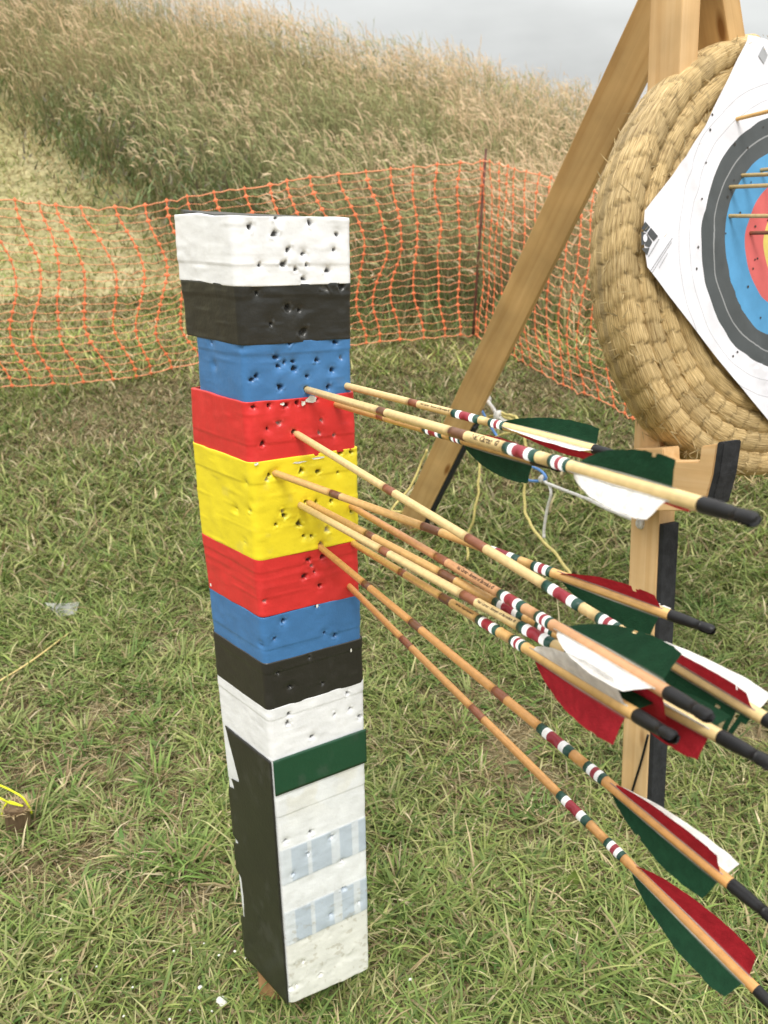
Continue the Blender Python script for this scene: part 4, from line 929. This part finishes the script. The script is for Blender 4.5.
def build_face():
    root = thing('target_face', bp_(0, 0, .010), 'white paper target face with coloured rings, pinned on the round straw target', 'paper target')
    bm = bmesh.new()
    vs = [bm.verts.new((x, y, 0)) for x, y in PC]; bm.faces.new(vs)
    for k in range(6):
        es = [e for e in bm.edges if e.calc_length() > .022]
        if not es: break
        bmesh.ops.subdivide_edges(bm, edges=es, cuts=1, use_grid_fill=True); bmesh.ops.triangulate(bm, faces=[f for f in bm.faces if len(f.verts) > 3])
    for v in bm.verts: v.co.z = paper_z(v.co.x, v.co.y)
    for (x, y) in face_holes():
        r0 = .0014+.0012*RNG.random(); f = bm.faces.new([bm.verts.new((x+r0*math.cos(t)*(1+.3*RNG.random()), y+r0*math.sin(t)*(1+.3*RNG.random()), paper_z(x, y)+.0010)) for t in np.linspace(0, 6.28, 9)[:-1]]); f.material_index = 1
    bm.to_mesh(paper); bm.free()
    for p in paper.polygons: p.use_smooth = True
    o = bpy.data.objects.new('paper', paper); COL.objects.link(o); o.parent = root; paper.materials.append(M_face); paper.materials.append(M_hole)
    M0 = FR.copy(); M0.translation = (0, 0, 0); o.matrix_local = M0
    def flat(nm, polys, mat, dz=.0012, label=None):
        b = MB()
        for q in polys: b.add([(x, y, paper_z(x, y)+dz) for x, y in q], [tuple(range(len(q)))])
        me = b.build(nm, False); oo = bpy.data.objects.new(nm, me); COL.objects.link(oo); oo.parent = root; oo.matrix_local = M0; me.materials.append(mat); 
        if label: tag(oo, label)
        return oo
    # maker's emblem: dark diamond crossed by white swirls, at the bent left corner
    z = lambda a, b: FP(630+a/5.565, 160+b/5.565)
    def q4(c): return [z(*p) for p in c]
    flat('emblem', [q4(c) for c in ([(58, 385), (80, 343), (108, 375), (86, 402)], [(112, 378), (152, 425), (128, 452), (92, 408)], [(58, 398), (84, 410), (76, 470), (58, 476)], [(88, 412), (120, 458), (104, 486), (78, 476)], [(60, 492), (104, 490), (92, 530), (68, 505)])], M_print, label='dark diamond emblem')
    el = [z(78+13*math.cos(t)*.9, 436+22*math.sin(t)) for t in np.linspace(0, 6.28, 14)[:-1]]
    flat('emblem_leaf', [el], M_face, .0018)
    lines = []
    for (x0, y0, x1, y1, w_) in ((98, 538, 158, 440, 6), (108, 620, 230, 436, 5), (118, 628, 228, 455, 4), (158, 600, 205, 520, 4)):
        dx, dy = x1-x0, y1-y0; ln = math.hypot(dx, dy); t = 0
        while t < 1:
            t2 = min(1, t+(.07+.09*RNG.random())*(110/ln)); nx, ny = -dy/ln*w_/2, dx/ln*w_/2
            lines.append([z(x0+dx*t+nx, y0+dy*t+ny), z(x0+dx*t2+nx, y0+dy*t2+ny), z(x0+dx*t2-nx, y0+dy*t2-ny), z(x0+dx*t-nx, y0+dy*t-ny)]); t = t2+.025*(110/ln)
    flat('small_print', lines, M_print2)
    flat('diamond_mark', [[z7(690, 190), z7(722, 260), z7(690, 325), z7(650, 265)]], M_print2, label='small grey diamond printed near the top corner')
build_face()
# arrows in the round target; they run out of the picture to the right
fl = np.array([.54, -.84, .05]); fl /= np.linalg.norm(fl)
def ray_face(x, y): return at_plane(x, y, bp_(0, 0, .012), bn)
for k, ((x, y), (x2, y2), lb, wood) in enumerate([
    ((737, 119), (790, 106), 'pale arrow in the white ring of the round target, above the coloured rings', TAN),
    ((762, 170), (800, 166), 'uppermost arrow in the blue ring of the round target', PALE*.6),
    ((743, 175.5), (800, 173), 'second arrow down in the blue ring of the round target', PALE*.62),
    ((732, 187), (800, 184), 'third arrow down in the blue ring, left of the one above it', PALE*.66),
    ((731, 216), (800, 216), 'arrow in the blue ring level with the top of the yellow centre', PALE*.66),
    ((752, 233), (805, 232), 'brown arrow nearest the centre, in the red ring of the round target', RBROWN*.9)]):
    P0 = ray_face(x, y)
    pl = np.cross(ray(x, y), ray(x2, y2)); pl /= np.linalg.norm(pl); d = fl-pl*(fl@pl); d /= np.linalg.norm(d)
    make_arrow(lb, P0, P0+d*.66, wood, -15+20*k, 1, None, seed=30+k, group='arrows stuck in the round straw target', bury=.06, rs=.0036, browns=())

# ------------------------------------------------------------------ easel
ez = thing('wooden_easel', bp_(-.25, -1.24, -.13), 'pine timber easel holding the round straw target, black rubber on its front edges', 'easel')
def bar(nm, A, B, face_n, sx, sy, mat, ext=0, bev=.003, label=None):
    A = np.asarray(A); B = np.asarray(B); zz = B-A; ln = np.linalg.norm(zz); zz = zz/ln
    yy = face_n-zz*(face_n@zz); yy /= np.linalg.norm(yy); xx = np.cross(yy, zz)
    o = board(nm, frame_of(A, xx, yy, zz), sx, sy, ln, mat, ez, bev)
    if label: tag(o, label)
    return o
tL = -.2475                                             # left leg: near side at t=-.27
fA = bp_(tL, -1.27, -.156); fB = bp_(tL, .62, -.034)
bar('leg', fA, fB, bt, .078, .045, M_pine, label='left front leg, plain pine')
axl = (fB-fA)/np.linalg.norm(fB-fA); nfront = bn-axl*(bn@axl); nfront /= np.linalg.norm(nfront)
# black rubber on the front edge of the left leg below the bracket
def along(w_): return fA+(fB-fA)*((w_+1.27)/(.62+1.27))
bar('rubber_strip', along(-1.20)+nfront*.0455, along(-.535)+nfront*.0455, bt, .013, .042, M_rubber, bev=.002)
rA = bp_(.45, -1.27, -.150); rB = bp_(-.200, .60, -.040)
bar('leg', rA, rB, bt, .080, .045, M_pine_dk, label='right front leg')  # darker pine puts the shade on this leg's side into its colour
RF = atg = None
q = ray(409, 528); s = 2.0
for _ in range(200):
    P = CAM+q*s; s += (P[2]-float(terrain(P[0], P[1])))/(-q[2])*.5
RF = CAM+q*s
AP = at_depth(693, -62, 1.63)
faceN = np.array([-.28, -.93, .2]); lean_dir = (AP-RF)/np.linalg.norm(AP-RF)
RFd = RF-lean_dir*.1
side = np.cross(lean_dir, faceN); side /= np.linalg.norm(side)
bar('leg', RFd, AP, faceN, .094, .040, M_pine_dk, label='long rear leg sloping down to the left')
xx_side = np.cross(np.cross(lean_dir, np.array([0, 0, 1.])), lean_dir)
# dark rubber on the under edge of the rear leg near its foot
sd_ = np.cross(faceN-lean_dir*(faceN@lean_dir), lean_dir); sd_ /= np.linalg.norm(sd_)
if proj(RF+sd_*.1)[0] < proj(RF)[0]: sd_ = -sd_
bar('rubber_strip', RFd+lean_dir*.04+sd_*.054, RFd+lean_dir*.72+sd_*.054, faceN, .012, .038, M_rubber, bev=.002)
# bracket: notched board fixed to the near side of the left leg, the straw target sits in its notch
def bracket(t0, label):
    SV = lambda x, y: (lambda q: (q@bn, q@bw))(at_plane(x, y, bp_(tL-.069, 0, 0), bt)-BC)
    prof = [SV(q[0]-(9 if q[0] > 690 else 3), q[1]) for q in ((627, 450), (666, 448), (666.5, 462), (708, 462), (710, 446), (726, 444), (721.5, 475), (714, 503), (707, 511), (622, 511))]
    dw, dn = .0, .0
    V = []; 
    for tt in (t0, t0+.045):
        for (n_, w_) in prof: V.append(bp_(tt, w_, n_))
    m = len(prof); F = [tuple(range(m))[::-1], tuple(range(m, 2*m))]+[(k, (k+1) % m, m+(k+1) % m, m+k) for k in range(m)]
    bm = bmesh.new(); vs = [bm.verts.new(v) for v in V]
    for f in F: bm.faces.new([vs[i] for i in f])
    bmesh.ops.recalc_face_normals(bm, faces=bm.faces); bmesh.ops.bevel(bm, geom=list(bm.edges), offset=.002, segments=2, affect='EDGES')
    me = bpy.data.meshes.new('bracket'); bm.to_mesh(me); bm.free()
    Fm = frame_of(bp_(t0, -.45, 0), bt, np.cross(bn, bt), bn); me.transform(Fm.inverted()); o = link('bracket', me, ez, [M_pine], Fm); tag(o, label)
    # rubber end
    e0, e1, e2 = SV(717.6, 442), SV(713.1, 475), SV(705.6, 504); th_ = .014
    pr = [e0, (e0[0]+th_, e0[1]), (e1[0]+th_, e1[1]), (e2[0]+th_, e2[1]), e2, e1]
    V = [bp_(tt, w_, n_) for tt in (t0-.001, t0+.046) for (n_, w_) in pr]; m = len(pr)
    bm = bmesh.new(); vs = [bm.verts.new(v) for v in V]
    for f in [tuple(range(m))[::-1], tuple(range(m, 2*m))]+[(k, (k+1) % m, m+(k+1) % m, m+k) for k in range(m)]: bm.faces.new([vs[i] for i in f])
    bmesh.ops.recalc_face_normals(bm, faces=bm.faces); bmesh.ops.bevel(bm, geom=list(bm.edges), offset=.002, segments=2, affect='EDGES')
    me = bpy.data.meshes.new('bumper'); bm.to_mesh(me); bm.free(); Fm2 = Matrix.Translation(Vector(bp_(t0, -.45, .07))); me.transform(Fm2.inverted()); link('rubber_bumper', me, o, [M_rubber], Matrix.Translation(Vector(bp_(t0, -.45, .07))))
def bolt(px, py, t0, lb):
    c = at_plane(px, py, bp_(t0, 0, 0), bt); b = MB()
    V, F = sweep([c, c-bt*.003], .011, 16); b.add(V, F); V, F = sweep([c-bt*.003, c-bt*.010], .0068, 6); b.add(V, F)
    tag(link('bolt', b.build('bolt', False), ez, [M_steel]), lb)
bolt(643, 480, tL-.0695, 'bolt through the left bracket')
bracket(tL-.0225-.0465, 'notched bracket on the left leg')
bracket(.235, 'notched bracket on the right leg')

# ------------------------------------------------------------------ orange safety fence
def fence():
    top = [(-80, 189), (0, 197), (50, 203), (110, 208), (150, 207), (190, 200), (250, 190), (320, 178), (400, 168), (483, 160), (520, 170), (560, 182), (600, 194), (640, 206), (700, 225)]
    bot = [(-80, 388), (0, 386), (60, 382), (130, 374), (185, 362), (260, 352), (350, 343), (420, 337), (474, 333), (520, 357), (565, 382), (612, 402), (660, 425), (720, 450)]
    Pa = np.array([-2.75, 4.30]); Pc = None
    d = ray(476, 300); Pc = d[:2]/np.linalg.norm(d[:2])*5.2; d = ray(660, 300); Pe = d[:2]/np.linalg.norm(d[:2])*3.9
    root = thing('safety_fence', (Pc[0], Pc[1], terrain(Pc[0], Pc[1])), 'orange plastic mesh fence sagging along the foot of the grassy hill', 'fence')
    def panel(A, B, npx, px0, px1, ncol, nrow, label):
        # survey: for fractions along the panel find the height of the top and bottom edges
        kn = MB(); st = MB()
        fr = np.linspace(0, 1, ncol); rows = np.linspace(0, 1, nrow)
        G = np.zeros((ncol, nrow, 3)); dirv = np.append((B-A)/np.linalg.norm(B-A), 0); nrm = np.array([dirv[1], -dirv[0], 0]); nrm = nrm if nrm@np.array([0, -1, 0]) > 0 else -nrm
        for i, f in enumerate(fr):
            xy = A+(B-A)*f
            px = proj([xy[0], xy[1], 1.0])[0]
            yt = np.interp(px, [p[0] for p in top], [p[1] for p in top]); yb = np.interp(px, [p[0] for p in bot], [p[1] for p in bot])
            Dh = np.linalg.norm(xy)
            zt, zb = at_hdist(px, yt, Dh)[2], at_hdist(px, yb, Dh)[2]
            zg = float(terrain(xy[0], xy[1])); 
            for j, r in enumerate(rows):
                z = zt+(zb-zt)*r
                fade = min(1, 5*(1.02-f)) if px1 < 500 else min(1, 3*f+.1)*.6
                wob = fade*(.10*float(sstep(0, .38, r))-.05*float(sstep(.40, .72, r))+.085*float(sstep(.74, 1, r))-.05+.03*math.sin(i*1.3+r*3)+.05*(float(vnoise(i*.45, r*2.2, 0, 35))-.5)) + .018*(float(vnoise(i*.7, r*6, 0, 5))-.5)*2
                bel = .07*math.sin(r*3.14)*math.sin(f*3.14)+.05*(float(vnoise(i*.35, r*3, 0, 15))-.5)
                slump = .05*r*r
                G[i, j] = np.array([xy[0], xy[1], z])+dirv*wob+nrm*(bel-slump*0)
        def ribbon(mb, P, w0, w1, vertical):
            P = np.asarray(P); n = len(P); T = np.gradient(P, axis=0); T /= np.linalg.norm(T, axis=1)[:, None]
            Sd = np.cross(T, nrm); Sd /= np.linalg.norm(Sd, axis=1)[:, None]
            wv = w0; V = []
            for k in range(n): V += [P[k]-Sd[k]*wv/2, P[k]+Sd[k]*wv/2, P[k]+nrm*.0025]
            F = []
            for k in range(n-1): F += [(3*k, 3*k+2, 3*k+5, 3*k+3), (3*k+2, 3*k+1, 3*k+4, 3*k+5)]
            mb.add(V, F)
        for i in range(ncol):
            P = G[i]; ribbon(kn, smooth_path(P, nrow*2), .0055, 0, True)
            for j in range(nrow):            # moulded knot where strands cross
                c = G[i, j]; T = G[i, min(j+1, nrow-1)]-G[i, max(j-1, 0)]; T /= np.linalg.norm(T); S = np.cross(T, nrm); S /= np.linalg.norm(S)
                a, b_ = .0125*(1+.2*RNG.normal()), .014
                kn.add([c-S*a+nrm*.001, c-T*b_+nrm*.001, c+S*a+nrm*.001, c+T*b_+nrm*.001, c+nrm*.006], [(0, 1, 4), (1, 2, 4), (2, 3, 4), (3, 0, 4)])
        for j in range(nrow):
            P = G[:, j]
            Q = []
            for i in range(ncol-1):
                a, b_ = P[i], P[i+1]; Q += [a, a*.75+b_*.25+np.array([0, 0, -.004]), a*.5+b_*.5+np.array([0, 0, -.008+.006*RNG.normal()]), a*.25+b_*.75+np.array([0, 0, -.004])]
            Q.append(P[-1])
            ribbon(st, Q, .0027 if j not in (0, nrow-1) else .006, 0, False)
        o = link('netting', kn.build('netting', False), root, [M_orange]); tag(o, label); s2 = link('mesh_strand', st.build('mesh_strand', False), o, [M_pale_or])
    panel(Pa, Pc, 0, -60, 476, 26, 23, 'left run of netting, sagging in waves'); panel(Pc+np.array([.012, -.02]), Pe, 0, 476, 660, 17, 23, 'right run of netting turning towards the viewer')
    zt = at_hdist(485.5, 149, np.linalg.norm(Pc))[2]; zg = float(terrain(Pc[0], Pc[1]))
    b = MB(); tp = at_hdist(486, 149, np.linalg.norm(Pc)); bt_ = at_hdist(473, 335, np.linalg.norm(Pc)); dn = (bt_-tp)/np.linalg.norm(bt_-tp)
    V, F = sweep([tp, tp*.6+(bt_)*.4, bt_+dn*.25], [.0075, .008, .008], 8); b.add(V, F); link('rod', b.build('rod'), root, [M_rust])
fence()

# ------------------------------------------------------------------ cords tied between the easel legs
def cord(name, label, cat, pts, r, mat, n=60, group=None, knots=(), wob=.0):
    P = smooth_path(pts, n); P = P + wob*np.stack([fbm(np.arange(n)*.3, 0, 0, 2)-.5, fbm(np.arange(n)*.3, 5, 0, 3)-.5, fbm(np.arange(n)*.3, 9, 0, 4)-.5], 1)
    b = MB(); V, F = sweep(P, r, 8); b.add(V, F)
    for kx in knots:
        for q in range(3):
            a = q*1.1; rr = r*2.0; ring = [np.asarray(kx)+rr*np.array([math.cos(t)*math.cos(a), math.cos(t)*math.sin(a)*.8, math.sin(t)]) for t in np.linspace(0, 6.28, 15)]
            V, F = sweep(ring, r*.95, 7, False); b.add(V, F)
    me = b.build(name); o = link(name, me, None, [mat]); c = Vector(P[0]); me.transform(Matrix.Translation(-c)); o.location = c
    return tag(o, label, cat, group)
dA = RF; zA = proj(RF+lean_dir*.45)[2]; zB = proj(bp_(-.27, -.53, -.10))[2]
def dep(x): return zA+(zB-zA)*np.clip((x-470)/(645-470), -.3, 1)
K = lambda x, y, o=0: at_depth(x, y, dep(x)+o)
cord('blue_cord', 'blue cord looped round the rear easel leg and knotted to white rope', 'cord', [K(468, 392), K(478, 404), K(487, 420), K(497, 436), K(508, 446), K(520, 456), K(529, 466), K(523, 473), K(528, 480), K(540, 481), K(546, 478), K(541, 471), K(531, 466)], .0042, M_blue, 80, knots=[K(543, 479)])
cord('white_rope', 'white rope running from the blue knot to the left easel leg', 'rope', [K(541, 478), K(549, 484), K(580, 496), K(612, 511), K(643, 523.5)], .0048, M_rope, 60, knots=[K(543, 479), K(642, 523)], wob=.004)
cord('rope_tail', 'short white rope tail with a dark tip hanging from the blue knot', 'rope', [K(549, 484), K(551, 494), K(547, 510), K(544, 530), K(544, 538)], .0045, M_rope, 30)
cord('white_rope', 'white rope tied by a bolt near the foot of the rear easel leg', 'rope', [K(485, 398), K(492, 407), K(500, 418), K(512, 424), K(524, 430), K(540, 441)], .0065, M_rope, 30, knots=[K(486, 400), K(499, 416)])
cord('yellow_cord', 'yellow cord looped round the lower rear leg of the easel', 'cord', [K(500, 414), K(488, 417), K(478, 424), K(465, 436), K(458, 456), K(448, 474), K(432, 492), K(416, 505), K(398, 512), K(392, 508), K(408, 490), K(420, 466), K(427, 450)], .0045, M_yel, 90, wob=.01)
cord('yellow_cord', 'yellow cord hanging straight down between the arrows left of the blue knot', 'cord', [K(500, 414), K(512, 420), K(520, 430), K(498, 436), K(482, 448), K(479, 470), K(478, 492), K(474, 515), K(468, 535), K(467, 560)], .0045, M_yel, 70, wob=.01)
cord('yellow_cord', 'yellow cord trailing from the blue knot down to the split red feather', 'cord', [K(500, 412), K(512, 416), K(522, 424), K(526, 445), K(525, 475), K(524, 500), K(528, 520), K(542, 540), K(556, 555), K(572, 578)], .0045, M_yel, 70, wob=.01)
cord('black_cord', 'thin black cord hanging slantwise across the left easel leg', 'cord', [bp_(-.272, -.98, -.06)] and [at_plane(648, 735, bp_(-.2725, 0, 0), bt), at_plane(641, 762, bp_(-.2725, 0, 0), bt), at_plane(631, 795, bp_(-.2725, 0, 0), bt), at_plane(620, 836, bp_(-.276, 0, 0), bt)], .0026, M_nock, 30)
# ------------------------------------------------------------------ small things lying in the grass
def gp(x, y, dz=0):
    q = ray(x, y); s = 1.0
    for _ in range(120):
        P = CAM+q*s; s += (P[2]-float(terrain(P[0], P[1]))-dz)/(-q[2])*.6
    return CAM+q*s
def crumb(c, r, label):
    bm = bmesh.new(); bmesh.ops.create_icosphere(bm, subdivisions=2, radius=r)
    for v in bm.verts:
        k = .55+.9*float(vnoise(v.co.x*1.3/r+c[0]*50, v.co.y*1.3/r, v.co.z*1.3/r, 6)); v.co *= k; v.co.z *= .7
    me = bpy.data.meshes.new('foam_crumb'); bm.to_mesh(me); bm.free(); o = bpy.data.objects.new('foam_crumb', me); COL.objects.link(o); me.materials.append(M_foam); o.location = c
    return tag(o, label, 'foam crumb', 'foam crumbs fallen in the grass')
for k, (x, y, r) in enumerate([(222, 1003, .0085), (200, 989, .0035), (235, 953, .0024), (219, 957, .002), (245, 960, .0018), (97, 968, .002), (62, 981, .0024), (133, 989, .0017), (174, 953, .0022), (204, 945, .0016), (170, 1021, .002), (124, 1018, .002), (212, 1013, .0018), (410, 981, .0028), (76, 995, .0016), (190, 1012, .0016)]):
    crumb(gp(x, y, .025)+np.array([0, 0, .004]), r, 'largest white foam crumb, beside the foot of the striped post' if k == 0 else 'second largest white foam crumb, up and left of the largest one' if k == 1 else 'white foam crumb right of the post foot' if k == 13 else 'tiny white foam crumb in the grass left of the post foot')
M_clear, nt_, b_ = new_mat('cloudy_film'); b_.inputs['Base Color'].default_value = (.50, .50, .48, 1); b_.inputs['Roughness'].default_value = .25
tr_ = nt_.nodes.new('ShaderNodeBsdfTransparent'); ms_ = nt_.nodes.new('ShaderNodeMixShader'); ms_.inputs[0].default_value = .55; nt_.links.new(b_.outputs[0], ms_.inputs[1]); nt_.links.new(tr_.outputs[0], ms_.inputs[2]); nt_.links.new(ms_.outputs[0], nt_.nodes['Material Output'].inputs['Surface'])
def wrapper():
    A, B, C_, D_ = gp(45, 604, .03), gp(80, 602, .025), gp(76, 614, .02), gp(58, 617, .015); V = []; n = 12
    for a in np.linspace(0, 1, n):
        for b in np.linspace(0, 1, n):
            p = (A*(1-b)+B*b)*(1-a)+(D_*(1-b)+C_*b)*a; p = p+np.array([0, 0, .012*(float(fbm(a*4, b*4, 0, 2))-.4)]); V.append(p)
    V = np.array(V); F = grid_faces(n, n); me = mesh_np('plastic_wrapper', V-A, np.array(F).ravel(), np.arange(len(F))*4, np.full(len(F), 4), smooth=False); o = link('plastic_wrapper', me, None, [M_clear]); o.location = A
    tag(o, 'crumpled clear plastic wrapper lying in the grass left of the post', 'litter')
wrapper()
b = MB(); V, F = sweep(smooth_path([gp(-12, 688, .015), gp(30, 662, .03), gp(69, 633, .02)], 14), [.0026]*13+[.0018], 7); b.add(V, F)
me = b.build('dry_stalk'); o = link('dry_stalk', me, None, [mat_plain('straw_stalk', (.60, .46, .20), rough=.5, var=.2)]); tag(o, 'straight yellow straw stalk lying in the grass at the left edge', 'stalk')
PG = gp(19, 832)
peg = thing('wooden_peg', PG, 'short weathered wooden peg with a frayed top driven into the ground at the left', 'peg')
def peg_mesh():
    n = 16; rings = []; zs = [-.06, .0, .02, .04, .056, .064]
    for i, z in enumerate(zs):
        r = .024*(1+.05*i/5)
        rings += [PG+np.array([r*math.cos(t)*(1+.08*float(vnoise(t, z*60, 0, 3)))+.06*z, r*math.sin(t), z+(.012*float(vnoise(t*3, i, 0, 8)) if i >= 4 else 0)]) for t in np.linspace(0, 6.283, n+1)[:-1]]
    F = grid_faces(len(zs), n, True)+[tuple(range((len(zs)-1)*n, len(zs)*n))[::-1]]; b = MB(); b.add(rings, F); link('peg_body', b.build('peg_body', False), peg, [mat_wood('grey_weathered_wood', (.085, .055, .032), (.15, .10, .06), (.24, .17, .10))])
    V = []; F = []; m = 0
    for k in range(110):
        a = RNG.random()*6.28; rr = .025*math.sqrt(RNG.random()); p = PG+np.array([rr*math.cos(a)+.0035, rr*math.sin(a), .062]); d = np.array([RNG.normal(0, .8)+math.cos(a)*.7, RNG.normal(0, .5)+math.sin(a)*.7, .55]); d /= np.linalg.norm(d); sdv = np.cross(d, [0, 0, 1.]); sdv /= np.linalg.norm(sdv); ln = .012+.020*RNG.random()
        V += [p-sdv*.003, p+sdv*.003, p+d*ln]; F.append((m, m+1, m+2)); m += 3
    b = MB(); b.add(V, F, np.array([.56, .44, .27])); link('frayed_top', b.build('frayed_top', False), peg, [M_dry])
peg_mesh()
top = PG+np.array([0, -.019, .0])
cord('neon_cord', 'bright yellow guy cord tied round the wooden peg at the left edge', 'cord', [gp(-25, 778, .05), at_depth(-4, 784, proj(PG)[2]-.015), at_depth(12, 791, proj(PG)[2]-.0322), at_depth(24, 799, proj(PG)[2]-.0320), PG+np.array([.031, .006, .046]), PG+np.array([.0, .031, .044]), PG+np.array([-.03, 0, .042]), at_depth(8, 802, proj(PG)[2]-.0322), at_depth(22, 806, proj(PG)[2]-.0324)], .0021, M_neon, 60)
cord('neon_cord', 'lower strand of the bright yellow cord reaching the peg', 'cord', [gp(-25, 790, .045), at_depth(-3, 797, proj(PG)[2]-.032), at_depth(10, 803, proj(PG)[2]-.0325), at_depth(23, 806, proj(PG)[2]-.03245)], .0021, M_neon, 30)
def dock_leaf():
    A = gp(572, 888, .0); n = 12; V = []; up = np.array([.0, -.25, 1.0]); up /= np.linalg.norm(up); sdv = np.array([1., .1, 0])
    for i in range(n):
        t = i/(n-1); wv = .014*math.sin(math.pi*min(1, t*.93+.07))**.8*(1 if t > .12 else .2); c = A+up*.055*t+np.array([0, .008*math.sin(t*2), 0])
        V += [c-sdv*wv+np.array([0, -.003, 0]), c+np.array([0, .002, 0]), c+sdv*wv+np.array([0, -.003, 0])]
    F = grid_faces(n, 3); me = mesh_np('green_leaf', np.array(V)-A, np.array(F).ravel(), np.arange(len(F))*4, np.full(len(F), 4), np.tile([.22, .30, .07], (n*3, 1)), True); o = link('green_leaf', me, None, [M_grass]); o.location = A
    tag(o, 'single broad light green leaf standing in the dry grass by the lowest arrow', 'leaf')
dock_leaf()
print('ARROWS', DBG)
